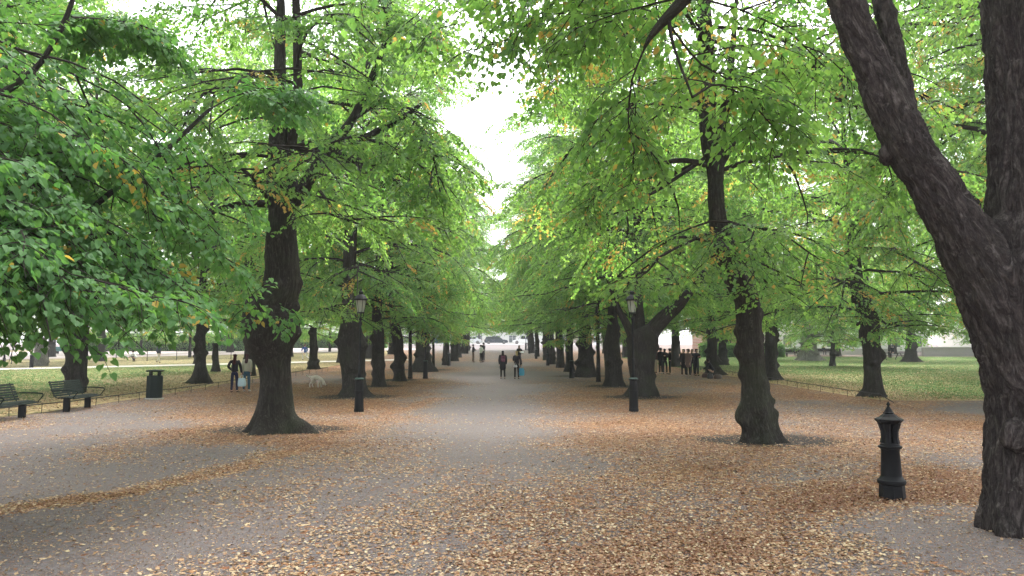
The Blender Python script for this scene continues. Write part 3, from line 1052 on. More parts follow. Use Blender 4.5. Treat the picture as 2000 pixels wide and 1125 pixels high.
KW1 = dict(leaf=.086, kind='kite', sec_n=9, twig_n=9, leaf_n=34, autumn=.02)
b1 = t1.location
bespoke_crown(t1, 11, [wcurve([(690, 235, 16.6), (740, 200, 16), (790, 205, 15.2), (835, 240, 14.8)]),
                       wcurve([(740, 120, 16.4), (780, 60, 15.8), (820, 40, 15.2), (845, 70, 15)]),
                       wcurve([(800, 225, 15.7), (830, 260, 15), (850, 320, 14.6), (860, 380, 14.5)]),
                       wcurve([(740, 325, 17.4), (800, 380, 17), (850, 450, 16.6), (870, 540, 16.4)]),
                       wcurve([(600, 340, 17), (660, 420, 16), (720, 480, 15.2), (770, 560, 15)]),
                       wcurve([(435, 404, 16.6), (380, 430, 15.5), (330, 480, 15), (300, 560, 14.6)]),
                       wcurve([(530, 398, 17), (480, 330, 15), (420, 330, 13.6), (370, 400, 13)]),
                       wcurve([(560, 250, 17), (480, 180, 15), (400, 180, 13.6), (330, 260, 13)])],
              H=20, base=5.6, rad=4.0, n_prim=32, keepf=lambda P, r: ~((P[:, 1] < -.5) & (P[:, 0] > -1.5) & (P[:, 2] < 8) & (r.rand(len(P)) < .5)), at_xy=(.15, 0), leader_r=.12, hang=1.0, zmin=4.1, **KW1)

# second avenue tree on the other side: the knobbly one
D2 = 14.9
t2 = tree(
     'slim knobbly linden bulging near the ground and leaning over higher up, on bare soil',
     [(872, 1444, 1532), (862, 1449, 1524), (848, 1453, 1517), (825, 1452, 1512), (800, 1447, 1506), (780, 1447, 1503), (750, 1450, 1497), (720, 1447, 1492), (690, 1444, 1490), (660, 1442, 1489),
      (640, 1441, 1487), (610, 1439, 1487), (582, 1437, 1481), (560, 1424, 1469), (530, 1408, 1450), (500, 1399, 1440), (470, 1393, 1432), (440, 1387, 1421), (400, 1385, 1414),
      (350, 1384, 1413), (320, 1380, 1414), (290, 1372, 1412), (230, 1366, 1392), (150, 1364, 1386), (60, 1362, 1380), (-60, 1362, 1376)],
     D2, crown=None, flare=.25, seed=2, rough=.02, fluted=.04, seg=56, step=.06,
     burls=((.72, PI, .15, .12), (.62, 3.6, .12, .08), (.95, .0, .11, .10), (.65, .0, .12, .12), (.42, .2, .10, .10), (1.25, .1, .10, .06), (1.5, 3.1, .10, .07), (1.95, 3.1, .13, .10), (2.35, 3.0, .10, .07), (2.2, .1, .10, .05), (.8, 4.7, .12, .08), (1.3, 5.2, .1, .06), (1.8, 4.2, .1, .06), (2.7, .0, .12, .06)))
RA = [(1400, 320, 14.9, 24), (1408, 270, 14.9, 19), (1418, 200, 14.9, 17), (1428, 130, 14.9, 14), (1434, 60, 14.9, 10), (1440, -20, 14.9, 7)]
RB = [(1385, 325, 14.9, 12), (1355, 315, 14.6, 10), (1320, 312, 14.4, 9), (1278, 325, 14.2, 8), (1255, 312, 14.1, 5)]
RC = [(1405, 330, 14.9, 12), (1440, 265, 14.7, 9), (1500, 235, 14.4, 8), (1570, 215, 14.2, 7), (1630, 190, 14, 4)]
RD = [(1375, 310, 14.9, 9), (1340, 335, 14.6, 7), (1280, 375, 14.3, 5), (1225, 400, 14.1, 3)]
for k, pts in enumerate((RA, RB, RC, RD)): add_limb(t2, pts, seed=30 + k)
bespoke_crown(t2, 12, [wcurve([(1255, 312, 14.1), (1215, 320, 13.8), (1180, 350, 13.6), (1150, 400, 13.5)]),
                       wcurve([(1430, 100, 14.9), (1330, 40, 14.4), (1250, 40, 14), (1190, 100, 13.8)]),
                       wcurve([(1372, 200, 14.9), (1280, 180, 14.4), (1210, 220, 14), (1165, 280, 13.8)]),
                       wcurve([(1630, 190, 14), (1680, 210, 13.6), (1720, 270, 13.5), (1740, 340, 13.5)]),
                       wcurve([(1410, 430, 14.9), (1450, 440, 13.6), (1520, 450, 12.8), (1590, 500, 12.4)]),
                       wcurve([(1400, 450, 14.9), (1350, 470, 13.8), (1290, 500, 13), (1240, 560, 12.6)]),
                       wcurve([(1430, 470, 14.9), (1470, 500, 13.5), (1500, 560, 13), (1520, 620, 12.8)])],
              H=20, base=5.4, rad=4.0, n_prim=30, keepf=lambda P, r: ~((P[:, 1] < -.5) & (P[:, 2] < 12) & (r.rand(len(P)) < .4)), zmin=2.5, at_xy=(atd(1390, 320, D2).x - t2.location.x, 0), leader_r=.10,
              leaf=.080, sec_n=9, twig_n=9, leaf_n=30, autumn=.04, light=.55)

# ---- avenue trees seen further on
tree('stout linden with a fluted trunk and mounded roots directly behind the tall lamp post', [(779, 662, 724), (762, 668, 716), (740, 670, 712), (700, 664, 712), (670, 662, 709), (645, 663, 707), (630, 667, 700), (610, 669, 692), (560, 668, 690), (480, 672, 692), (400, 675, 695)],
     30.7, crown='a', rz=.6, seed=3, flare=.5, burls=((1.9, .3, .2, .10), (2.6, 3.0, .2, .06)), seg=32)
tree('knobbly straight linden with mossy bark next after the lamp post', [(757, 725, 754), (740, 728, 751), (700, 727, 750), (650, 728, 750), (620, 726, 745), (560, 730, 747), (500, 735, 750)],
     37, crown='c', rz=2.1, seed=4, burls=((1.3, 3.1, .16, .09), (1.2, .1, .16, .07), (2.5, 3.0, .2, .06)), flare=.2)
tree('leaning linden with a kinked dark trunk between two straighter ones', [(745, 768, 793), (730, 770, 790), (700, 771, 788), (670, 767, 788), (640, 762, 782), (600, 757, 771), (540, 754, 767), (470, 757, 768)],
     41.4, crown='b', rz=4.0, seed=5, burls=((1.5, .2, .2, .06),), flare=.25)
tree('thin young linden with a straight pale trunk near the bulky row tree', [(736, 797, 806), (700, 798, 805), (640, 798, 804), (560, 799, 803)],
     44, crown='b', rz=1.0, sc=.62, seed=6, name='young_linden', flare=.1, rough=.006)
tree('very broad hollow linden with a lumpy base before the second lamp', [(724, 806, 846), (715, 808, 842), (700, 812, 841), (670, 813, 838), (650, 815, 838), (625, 812, 834), (600, 814, 830)],
     53, crown='c', rz=5.2, seed=7, flare=.5, burls=((.4, .2, .4, .2), (2.4, .4, .3, .2)))
tree('slender straight young linden just past the hollow tree', [(722, 843, 850), (690, 844, 849), (620, 844, 848)],
     58, crown='b', rz=3.0, sc=.6, seed=8, name='young_linden', flare=.1, rough=.006)
far_left = [(871, 707, 66, 11, 'a'), (888, 703, 76, 15, 'a'), (897, 699, 88, 9, 'b'), (906, 690, 101, 8, 'c'), (914, 684, 113, 7, 'a')]
GRL, GRR = 'lindens of the avenue row beyond the second lamp', 'lindens of the far avenue row on the crowd side'
for i, (px, py, d, wpx, k) in enumerate(far_left):
    r = wpx / 2 * d / FPX; x = (px - 973) / FPX * d
    tree('dark trunked linden far along the avenue row behind the second lamp', rings=[(x, d, g(d), r * 1.15), (x, d, g(d) + 1, r), (x + .1, d, g(d) + 3, r * .9), (x, d, g(d) + 5, r * .7)],
         crown=k, rz=i * 1.7 + .4, seed=40 + i, flare=.3, group=GRL, seg=16)

t3 = tree('massive forked linden with a hollow trunk and one huge slanting limb behind a lamp',
     [(778, 1226, 1280), (762, 1230, 1280), (745, 1233, 1276), (720, 1229, 1277), (690, 1228, 1280), (665, 1226, 1287), (650, 1224, 1284), (640, 1226, 1272)],
     30.5, crown='c', lift=.9, rz=1.3, seed=9, flare=.4, burls=((.95, .1, .15, .13), (2.15, .1, .16, .14), (2.4, 2.8, .2, .07), (1.5, 4.6, .2, .06), (1.6, 3.1, .2, .04), (.5, 3.0, .2, .05), (2.6, 4.9, .2, .05), (1.2, 5.4, .14, .05)), seg=40)
add_limb(t3, [(1258, 672, 30.5, 36), (1278, 640, 30.2, 31), (1302, 614, 29.9, 27), (1328, 594, 29.6, 21), (1350, 565, 29.3, 15), (1378, 530, 29, 12)], seed=50, rough=.03)
add_limb(t3, [(1236, 660, 30.5, 18), (1222, 630, 30.2, 15), (1208, 605, 30, 11), (1195, 570, 29.8, 8), (1180, 520, 29.6, 6)], seed=51)
add_limb(t3, [(1250, 655, 30.5, 26), (1246, 600, 30.5, 20), (1243, 530, 30.5, 16), (1238, 440, 30.5, 12)], seed=52)
tree('short flared linden with a blunt dark trunk beside the massive forked one', [(757, 1182, 1220), (745, 1183, 1217), (720, 1183, 1214), (690, 1180, 1212), (665, 1181, 1210), (640, 1186, 1207), (560, 1190, 1203)],
     37, crown='a', rz=3.3, seed=10, flare=.4, burls=((2.2, 3.1, .2, .06),))
tree('thin straight young linden between two broad trunks on the crowd side', [(745, 1164, 1173), (700, 1165, 1172), (640, 1164, 1170), (560, 1164, 1168)],
     40.5, crown='b', rz=.3, sc=.6, seed=11, name='young_linden', flare=.1, rough=.006)
tree('very wide linden with a smooth conical trunk beside a lamp pedestal', [(737, 1122, 1164), (715, 1127, 1160), (690, 1129, 1157), (650, 1131, 1153), (600, 1133, 1150)],
     45.5, crown='c', rz=.9, seed=12, flare=.35, seg=32)
tree('dark linden hidden behind the wide conical trunk', [(724, 1104, 1122), (700, 1106, 1120), (650, 1107, 1118), (600, 1108, 1116)],
     53, crown='a', rz=2.2, seed=13, flare=.4)
far_right = [(1094, 714, 60, 14, 'b'), (1077, 708, 68, 13, 'a'), (1066, 703, 79, 10, 'a'), (1049, 696, 91, 8, 'c'), (1040, 687, 103, 7, 'b'), (1034, 682, 114, 7, 'a')]
for i, (px, py, d, wpx, k) in enumerate(far_right):
    r = wpx / 2 * d / FPX; x = (px - 973) / FPX * d
    tree('grey trunked linden far along the avenue row on the crowd side', rings=[(x, d, g(d), r * 1.15), (x, d, g(d) + 1, r), (x - .1, d, g(d) + 3, r * .9), (x, d, g(d) + 5, r * .7)],
         crown=k, rz=i * 2.1 + 1.4, seed=60 + i, flare=.3, group=GRR, seg=16)

# ---- outer rows and lawn trees
tree('clean straight linden with a tapering trunk at the end of the low rail', [(780, 1683, 1727), (760, 1690, 1724), (720, 1690, 1719), (680, 1687, 1718), (640, 1684, 1717), (612, 1679, 1712), (585, 1668, 1698), (560, 1662, 1686), (480, 1656, 1675), (400, 1656, 1672)],
     30, crown='d', rz=.2, seed=14, flare=.35, seg=32)
tree('dark double stemmed linden standing behind the knobbly trunk and the low rail', [(744, 1492, 1526), (720, 1494, 1517), (650, 1496, 1517), (600, 1492, 1516), (560, 1490, 1508), (500, 1490, 1504)],
     42, crown='c', rz=4.4, seed=15, flare=.35)
tree('linden behind the crouching person with its roots spread over brown leaves', [(735, 1376, 1412), (715, 1379, 1402), (680, 1382, 1398), (640, 1383, 1396), (580, 1384, 1394)],
     48, crown='a', rz=5.0, seed=16, flare=.5)
tree('straight linden rising between the two groups of standing people', [(710, 1309, 1332), (690, 1311, 1325), (640, 1312, 1323), (580, 1313, 1321)],
     62, crown='d', rz=1.9, seed=17, flare=.4)
tree('linden on the lawn edge in front of the brick building', [(707, 1400, 1424), (690, 1404, 1419), (640, 1406, 1417)],
     66, crown='a', rz=2.9, seed=18, flare=.4)
tree('ancient tree with an enormously wide pale grey ribbed trunk on the far lawn', [(704, 1556, 1604), (696, 1560, 1599), (680, 1564, 1594), (660, 1566, 1592), (630, 1568, 1590)],
     78, crown='d', rz=.7, sc=1.2, seed=19, flare=.35, bark='bark_pale', fluted=.10, name='old_tree')
tree('small dark tree on the lawn beside the pale ribbed trunk', [(713, 1620, 1632), (700, 1622, 1630), (670, 1623, 1629)],
     63, crown='d', rz=2.7, sc=.62, seed=20, flare=.3, name='small_tree')
tree('spreading tree with low drooping branches next to the picnic table', [(706, 1764, 1796), (695, 1768, 1790), (670, 1771, 1787), (640, 1773, 1785)],
     74, crown='d', rz=4.7, sc=1.05, seed=21, flare=.5, name='spreading_tree')
tree('tall linden standing right behind the green bench', [(775, 128, 166), (740, 130, 168), (700, 131, 169), (650, 135, 171), (600, 140, 173), (540, 148, 177), (480, 154, 180)],
     33, crown='c', rz=2.5, seed=22, flare=.2, seg=32)
add = tree('short thick linden with widely spread roots beyond the litter bin', [(750, 370, 410), (738, 376, 407), (715, 381, 402), (690, 383, 401), (640, 384, 400), (600, 385, 399)],
     39.5, crown='a', rz=.1, seed=23, flare=.6)
tree('thin dark linden on the lawn behind the short thick one', [(729, 413, 429), (710, 415, 427), (670, 416, 425)],
     53, crown='b', rz=1.2, sc=.8, seed=24, flare=.3)
tree('upright linden beyond the white dog at the end of the low rail', [(721, 600, 624), (705, 604, 620), (670, 605, 619), (640, 606, 618)],
     57, crown='d', rz=3.6, seed=25, flare=.3)
tree('old tree with a mottled pale trunk near the playground fence', [(712, 64, 92), (700, 67, 91), (680, 69, 90), (660, 70, 87)],
     64, crown='d', rz=5.6, sc=.95, seed=26, flare=.25, bark='bark_pale', name='old_tree')

# outer trees that close the view; their trunks stand mostly out of the picture or hidden
fill = [(-17.5, 21, 'a', 1.0), (-16.5, 9, 'c', .95), (-15.5, 47, 'b', 1), (-15, 72, 'c', 1), (-14.5, 84, 'a', 1), (-14, 98, 'b', 1),
        (17, 18, 'b', .95), (16, 55.5, 'b', 1), (15, 75, 'c', 1), (15, 88, 'a', 1), (14.5, 101, 'd', 1),
        (-28, 38, 'b', 1.05), (-37, 50, 'a', 1.1), (-27, 68, 'd', 1.05), (-40, 76, 'b', 1.2), (-25, 90, 'c', 1.2), (-52, 88, 'a', 1.2),
        (-37, 104, 'd', 1.25), (-22, 118, 'a', 1.2), (-60, 112, 'b', 1.3), (-45, 128, 'c', 1.3),
        (30, 60, 'b', 1.1), (27, 82, 'c', 1.15), (42, 92, 'b', 1.2), (52, 76, 'a', 1.2), (63, 92, 'd', 1.25), (24, 100, 'a', 1.2), (36, 112, 'c', 1.3),
        (72, 104, 'b', 1.3), (55, 112, 'a', 1.3), (22, 122, 'd', 1.2), (33, 40, 'c', 1.05), (42, 56, 'a', 1.1), (30, 43.5, 'b', 1.3), (24, 31, 'a', 1.2), (36, 48, 'a', 1.35), (18, 26, 'b', 1.3), (-21, 30, 'b', 1.2), (-33, 40, 'a', 1.3)]
for i, (x, y, k, s) in enumerate(fill):
    z = g(y); r = .34 * s
    tree('dark trunked park tree of the dense planting beyond the lawns', rings=[(x, y, z, r * 1.2), (x, y, z + 1, r), (x, y, z + 3, r * .85), (x, y, z + 5, r * .65), (x, y, z + 7.5, r * .45)],
         crown=k, rz=i * 1.37, sc=s, szz=s * 1.25, seed=80 + i, flare=.3, group='park trees closing the view beyond the lawns', name='park_tree', seg=14)

for i, (x, y, k, s) in enumerate([(38, 90, 'd', .7), (46, 87, 'd', .62), (58, 86, 'd', .72), (65, 89, 'd', .66), (73, 86, 'd', .75), (29, 93, 'd', .62), (52, 97, 'c', .8),
                                 (-36, 88, 'd', .7), (-45, 95, 'd', .75), (-54, 99, 'd', .7), (-29, 100, 'd', .7), (-62, 92, 'd', .8), (-24, 107, 'd', .7), (-19, 112, 'd', .72)]):
    z = g(y); r = .16
    tree('low leafy tree with a thin trunk screening the far edge of the park', rings=[(x, y, z, r * 1.2), (x, y, z + 1, r), (x, y, z + 3, r * .7)],
         crown=k, rz=i * 2.3, sc=s, seed=180 + i, flare=.1, group='low trees screening the far edge of the park', name='small_tree', seg=12)

# end of the avenue, beyond the street
for i, (x, y, s) in enumerate([(-14, 170, 1.0), (-4.5, 176, .85), (6.5, 172, 1.0), (16, 168, .9), (-26, 168, 1.1), (28, 172, 1.1)]):
    z = g(y)
    tree('street tree standing in front of the pale houses beyond the parked cars', rings=[(x, y, z, .3), (x, y, z + 2, .25), (x, y, z + 5, .18)], crown='abcd'[i % 4], rz=i * 2.2,
         sc=s * .72, seed=130 + i, group='street trees beyond the parked cars', name='street_tree', flare=.1, seg=12)

# ================================================================== the two trees beside the camera
# forked tree at the picture's edge: tubes fused by a voxel remesh, then ridged bark
DH = 7.2


def hero_tree():
    base = Vector((atd(2005, 1040, DH).x, DH, g(DH)))
    root = thing('linden_tree', 'great forked tree with rough ridged bark beside the headless lamp pedestal', 'tree', base)
    S = DH / FPX
    stem = [(2030, 1085, 88), (2015, 1040, 84), (2010, 980, 80), (2009, 900, 77), (2010, 800, 76), (2008, 720, 80), (2003, 650, 88), (1998, 580, 94), (2005, 500, 88), (2011, 430, 78), (2010, 330, 75),
            (2007, 200, 73), (1997, 80, 73), (1992, 0, 72), (1985, -120, 66), (1975, -300, 56), (1960, -520, 44)]
    limb = [(2000, 760, 70), (1985, 690, 72), (1962, 620, 70), (1930, 550, 66), (1893, 480, 60), (1858, 420, 53), (1815, 350, 47), (1776, 290, 45), (1745, 225, 45), (1722, 170, 43), (1695, 110, 39), (1668, 50, 37), (1650, 0, 36), (1625, -80, 33), (1590, -200, 28), (1550, -340, 22)]
    limb2 = [(1770, 270, 34), (1760, 210, 33), (1752, 150, 28), (1742, 90, 25), (1730, 30, 23), (1722, -30, 22), (1712, -150, 19), (1716, -300, 15)]
    paths = []
    for L, dd in ((stem, 0), (limb, -.10), (limb2, .12)):
        P = []
        for i, (px, py, w_) in enumerate(L):
            p = atd(px, py, DH + dd * min(1, i / 6))
            P.append((p.x - base.x, p.y - base.y, p.z - base.z, w_ * S - .035))
        paths.append(np.array(P))
    for k in range(6):   # roots
        a = k * 1.05 + .5
        paths.append(np.array([(.19 * math.cos(a), .19 * math.sin(a), .30, .14), (.27 * math.cos(a), .27 * math.sin(a), .12, .11), (.34 * math.cos(a), .34 * math.sin(a), .0, .08), (.42 * math.cos(a), .42 * math.sin(a), -.10, .05)]))
    bm = bmesh.new()
    dense = []
    for P in paths:
        s = np.concatenate([[0], np.cumsum(np.linalg.norm(P[1:, :3] - P[:-1, :3], axis=1))])
        t = np.arange(0, s[-1], .12)
        C = np.stack([np.interp(t, s, P[:, k]) for k in range(4)], -1)
        for _ in range(2):
            C[1:-1] = C[:-2] * .25 + C[1:-1] * .5 + C[2:] * .25
        dense.append((C, t))
        tan = unit(np.gradient(C[:, :3], axis=0))
        u = unit(np.cross(np.broadcast_to(np.array([0, 1., 0]), tan.shape), tan)); v = np.cross(tan, u)
        n_ = 24
        rings = []
        for i in range(len(C)):
            rings.append([bm.verts.new(C[i, :3] + C[i, 3] * (math.cos(2 * PI * k / n_) * u[i] + math.sin(2 * PI * k / n_) * v[i])) for k in range(n_)])
        for a, b in zip(rings, rings[1:]):
            for k in range(n_): bm.faces.new((a[k], a[(k + 1) % n_], b[(k + 1) % n_], b[k]))
        bm.faces.new(list(reversed(rings[0]))); bm.faces.new(rings[-1])
    for (px, py, dy, r) in ((1985, 540, -.26, .19), (1985, 850, -.26, .13), (1737, 300, -.03, .09), (1960, 470, -.1, .20)):  # knots
        p = atd(px, py, DH + dy)
        bmesh.ops.create_uvsphere(bm, u_segments=16, v_segments=10, radius=r, matrix=Matrix.Translation(p - base) @ Matrix.Diagonal((1, .7, 1.15, 1)))
    bmesh.ops.recalc_face_normals(bm, faces=bm.faces[:])
    me = bpy.data.meshes.new('trunk'); bm.to_mesh(me); bm.free()
    o = bpy.data.objects.new('trunk', me); COL.objects.link(o)
    md = o.modifiers.new('r', 'REMESH'); md.mode = 'VOXEL'; md.voxel_size = .024; md.adaptivity = 0
    sm = o.modifiers.new('s', 'SMOOTH'); sm.iterations = 6; sm.factor = .6
    dg = bpy.context.evaluated_depsgraph_get()
    me2 = bpy.data.meshes.new_from_object(o.evaluated_get(dg))
    o.modifiers.clear(); o.data = me2; bpy.data.meshes.remove(me)
    nv = len(me2.vertices)
    co = np.zeros(nv * 3, np.float32); me2.vertices.foreach_get('co', co); co = co.reshape(-1, 3).astype(float)
    nr = np.zeros(nv * 3, np.float32); me2.vertex_normals.foreach_get('vector', nr); nr = nr.reshape(-1, 3).astype(float)
    # bark coordinates follow the nearest stem, so ridges run along every limb
    st0 = dense[0]
    toff = [float(st0[1][np.linalg.norm(st0[0][:, :3] - dense[i][0][0, :3], axis=1).argmin()]) for i in range(3)]
    toff[2] = toff[1] + float(dense[1][1][np.linalg.norm(dense[1][0][:, :3] - dense[2][0][0, :3], axis=1).argmin()])
    bark = np.zeros((nv, 3)); best = np.full(nv, 1e9); wsum = np.zeros((nv, 1))
    for ci, (C, t) in enumerate(dense[:3]):
        d = np.full(nv, 1e9); ii = np.zeros(nv, int)
        for i0 in range(0, nv, 20000):
            dd = np.linalg.norm(co[i0:i0 + 20000, None] - C[None, :, :3], axis=2)
            ii[i0:i0 + 20000] = dd.argmin(1); d[i0:i0 + 20000] = dd.min(1) / C[dd.argmin(1), 3]
        tan = unit(np.gradient(C[:, :3], axis=0))[ii]
        rel = co - C[ii, :3]
        al = (rel * tan).sum(1, keepdims=True)
        perp = rel - al * tan
        q = np.concatenate([perp[:, 0:1] * 1.0, perp[:, 1:2], (t[ii][:, None] + al + toff[ci]) * .22], 1)
        # use the in-plane perpendicular rather than raw x so slanting limbs work
        u = unit(np.cross(np.broadcast_to(np.array([0, 1., 0]), tan.shape), tan))
        q[:, 0] = (perp * u).sum(1)
        sel = d < best
        bark[sel] = q[sel]; best[sel] = d[sel]
    ed = np.zeros(len(me2.edges) * 2, np.int32); me2.edges.foreach_get('vertices', ed); ed = ed.reshape(-1, 2)
    cnt = np.bincount(ed.ravel(), minlength=nv)[:, None]
    for _ in range(14):
        acc = np.stack([np.bincount(ed[:, 0], bark[ed[:, 1], k], nv) + np.bincount(ed[:, 1], bark[ed[:, 0], k], nv) for k in range(3)], -1)
        bark = bark * .4 + .6 * acc / np.maximum(cnt, 1)
    n1 = np.array([mnoise.noise(Vector((b[0] * 9 + .8 * math.sin(b[2] * 20), b[1] * 9, b[2] * 14))) for b in bark])
    n2 = np.array([1 - abs(mnoise.noise(Vector((b[0] * 16, b[1] * 16 + 5, b[2] * 16)))) * 2.8 for b in bark])
    n3 = np.array([1 - abs(mnoise.noise(Vector((b[0] * 32 + 3, b[1] * 32, b[2] * 30)))) * 2.6 for b in bark])
    co = co + nr * (n1 * .022 + n2 * .022 + n3 * .014)[:, None]
    me2.vertices.foreach_set('co', co.astype(np.float32).ravel())
    a = me2.attributes.new('bark', 'FLOAT_VECTOR', 'POINT'); a.data.foreach_set('vector', bark.astype(np.float32).ravel())
    for p in me2.polygons: p.use_smooth = True
    me2.update()
    o.name = 'trunk'; me2.materials.clear(); me2.materials.append(M['bark_hero']); o.parent = root
    # limb crossing overhead, and the boughs that hang into the picture
    add_limb(root, [(1500, -330, 7.0, 50), (1420, -130, 7.4, 38), (1345, -10, 7.8, 27), (1302, 36, 7.9, 20), (1272, 62, 8.0, 13), (1258, 95, 8.1, 7)], seed=70)
    add_limb(root, [(1306, 36, 7.9, 8), (1308, 75, 7.9, 6), (1330, 130, 7.9, 4), (1352, 190, 7.9, 3)], seed=71)
    cs = [[(1420, -130, 7.4), (1300, -60, 8.2), (1180, -10, 9.0), (1090, 30, 9.6)],
          [(1420, -130, 7.4), (1250, -110, 8.4), (1100, -60, 9.4), (1010, 30, 10.2)],
          [(1345, -10, 7.8), (1230, 20, 8.8), (1180, 50, 9.6), (1150, 90, 10)],
          [(1270, 68, 8.0), (1235, 150, 8.4), (1225, 230, 8.8), (1240, 300, 9)],
          [(1300, 38, 7.9), (1360, 120, 8.3), (1430, 160, 8.8), (1500, 220, 9)],
          [(1352, 190, 7.9), (1400, 160, 8.2), (1460, 190, 8.5), (1520, 260, 8.8)],
          [(1345, -10, 7.8), (1450, 20, 8.6), (1540, 60, 9.2), (1610, 130, 9.6)],
          [(1420, -130, 7.4), (1200, -160, 8.6), (1000, -110, 9.8), (930, -10, 10.6)],
          [(1625, -80, 7.2), (1560, -40, 8.4), (1500, 20, 9.6), (1480, 90, 10.4)],
          [(1420, -130, 7.4), (1180, -90, 9), (1050, -20, 10), (990, 80, 10.6)],
          [(1420, -130, 7.4), (1120, -120, 9.2), (970, -60, 10.4), (900, 60, 11.2)],
          [(1345, -10, 7.8), (1200, -40, 8.8), (1080, 0, 9.6), (1030, 90, 10)],
          [(1420, -130, 7.4), (1150, -150, 9.2), (930, -60, 10.8), (945, 110, 11.5)],
          [(1960, -200, 7.2), (1880, -120, 9.5), (1820, -60, 11), (1790, 20, 12)]]
    rng = np.random.RandomState(77)
    pr = np.stack([wcurve(c) for c in cs]) - np.array(base)
    V, F, mi, T = foliage(pr, rng, sec_n=7, twig_n=7, leaf_n=9, leaf=.08, autumn=.02, kind='heart', t0=.3, light=.5, sec_len=(.35, .22), twig_len=.5, r_prim=(.03, .008), zmin=3.2)
    V2, F2, m2, T2 = crown_mesh(78, H=18, base=7.5, rad=5.0, n_prim=18, sec_n=7, twig_n=7, leaf_n=14, leaf=.11, leader_r=.05, r_prim=(.04, .01))
    F = F + [f + len(V) for f in F2]
    me = finish_crown('crown', (np.concatenate([V, V2]), F, np.concatenate([mi, m2]), np.concatenate([T, T2])))
    link_mesh('crown', me, None, root)
    return root


hero_tree()


def near_left_tree():
    bx, by = -7.6, 4.6
    base = Vector((bx, by, g(by)))
    root = thing('linden_tree', 'overhanging tree whose low branches of heart shaped leaves droop in front of the benches', 'tree', base)
    lofted('trunk', [(bx, by, -.1, .5), (bx, by, 1.0, .42), (bx + .05, by, 3.0, .38), (bx, by + .1, 6, .3), (bx, by, 10, .2)], base, M['bark'], root, seed=90, flare=.4, seg=24)
    add_limb(root, [(-330, 330, 6.5, 22), (-120, 240, 7.4, 17), (0, 188, 7.8, 13), (75, 132, 8.0, 11), (105, 85, 8.0, 9), (125, 45, 8.0, 8), (142, 5, 8.0, 7), (155, -60, 8, 6)], seed=91)
    add_limb(root, [(-60, 560, 8.4, 14), (120, 450, 8.8, 11), (260, 345, 9.2, 9), (335, 285, 9.4, 8), (390, 232, 9.5, 7), (412, 212, 9.5, 5)], seed=92)
    c = []
    ends = [(60, 600, 7.2), (170, 640, 7.4), (300, 600, 7.8), (345, 550, 8.4), (250, 480, 8.4), (100, 420, 7.4), (350, 400, 9.0), (330, 590, 9.2), (30, 320, 7.4), (180, 320, 8.6), (420, 330, 10.0),
            (230, 690, 7.2), (30, 520, 6.6), (300, 640, 8.2), (120, 560, 6.8), (395, 480, 9.8), (300, 330, 9.6), (20, 640, 8.2), (100, 630, 7.6), (380, 420, 9.6), (260, 610, 7.0), (60, 480, 8.6), (330, 520, 8.8)]
    for i, (px, py, d) in enumerate(ends):
        e = atd(px, py, d)
        s = Vector((bx + .2, by + .3, max(1.9, e.z + .2 + .25 * (i % 3))))
        m1 = s.lerp(e, .35) + Vector((0, 0, .7)); m2 = s.lerp(e, .72) + Vector((0, 0, .62))
        P = np.array([list(s), list(m1), list(m2), list(e)])
        sl = np.concatenate([[0], np.cumsum(np.linalg.norm(P[1:] - P[:-1], axis=1))]); t = np.linspace(0, sl[-1], 9)
        c.append(np.stack([np.interp(t, sl, P[:, k]) for k in range(3)], -1))
    for pts in ([(75, 132, 8.0), (140, 30, 8.6), (230, 35, 9.4), (300, 80, 10)], [(140, 33, 8.0), (190, 36, 8.6), (232, 40, 9), (270, 75, 9.5)], [(0, 188, 7.8), (40, 250, 8.4), (90, 300, 9), (110, 360, 9.4)],
                [(75, 132, 8), (-10, 60, 8.4), (-30, 20, 9), (40, -10, 10)], [(412, 212, 9.5), (450, 190, 9.8), (520, 170, 10.2), (580, 190, 10.6)]):
        c.append(wcurve(pts))
    rng = np.random.RandomState(91)
    pr = np.stack(c) - np.array(base)
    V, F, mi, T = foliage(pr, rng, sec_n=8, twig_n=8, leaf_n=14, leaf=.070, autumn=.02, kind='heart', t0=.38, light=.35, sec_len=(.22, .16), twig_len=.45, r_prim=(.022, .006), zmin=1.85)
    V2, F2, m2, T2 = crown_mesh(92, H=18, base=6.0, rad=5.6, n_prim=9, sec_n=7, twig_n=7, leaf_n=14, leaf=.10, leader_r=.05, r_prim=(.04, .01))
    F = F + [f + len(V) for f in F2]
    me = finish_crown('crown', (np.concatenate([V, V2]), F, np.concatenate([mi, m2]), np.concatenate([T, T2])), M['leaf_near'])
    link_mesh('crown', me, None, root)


near_left_tree()

# sprig of leaves sprouting in front of the bulging trunk
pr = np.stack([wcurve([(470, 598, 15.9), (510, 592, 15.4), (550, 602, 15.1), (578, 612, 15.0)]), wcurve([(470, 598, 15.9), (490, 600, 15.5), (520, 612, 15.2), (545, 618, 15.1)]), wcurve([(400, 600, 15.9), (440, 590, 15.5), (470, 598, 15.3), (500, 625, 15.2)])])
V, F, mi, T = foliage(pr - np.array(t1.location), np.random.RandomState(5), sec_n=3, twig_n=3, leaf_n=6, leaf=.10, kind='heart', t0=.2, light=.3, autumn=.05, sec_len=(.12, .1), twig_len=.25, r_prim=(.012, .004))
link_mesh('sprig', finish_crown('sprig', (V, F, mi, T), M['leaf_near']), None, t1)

# ================================================================== STREET FURNITURE
def pedestal(mb, z0=0.0):
    mb.lathe([(.205, 0), (.205, .05), (.20, .06), (.195, .30), (.225, .33), (.235, .355), (.225, .385), (.175, .43), (.165, .45), (.15, .88), (.172, .90), (.178, .93), (.16, .965), (.13, .975)], 16)
    return mb


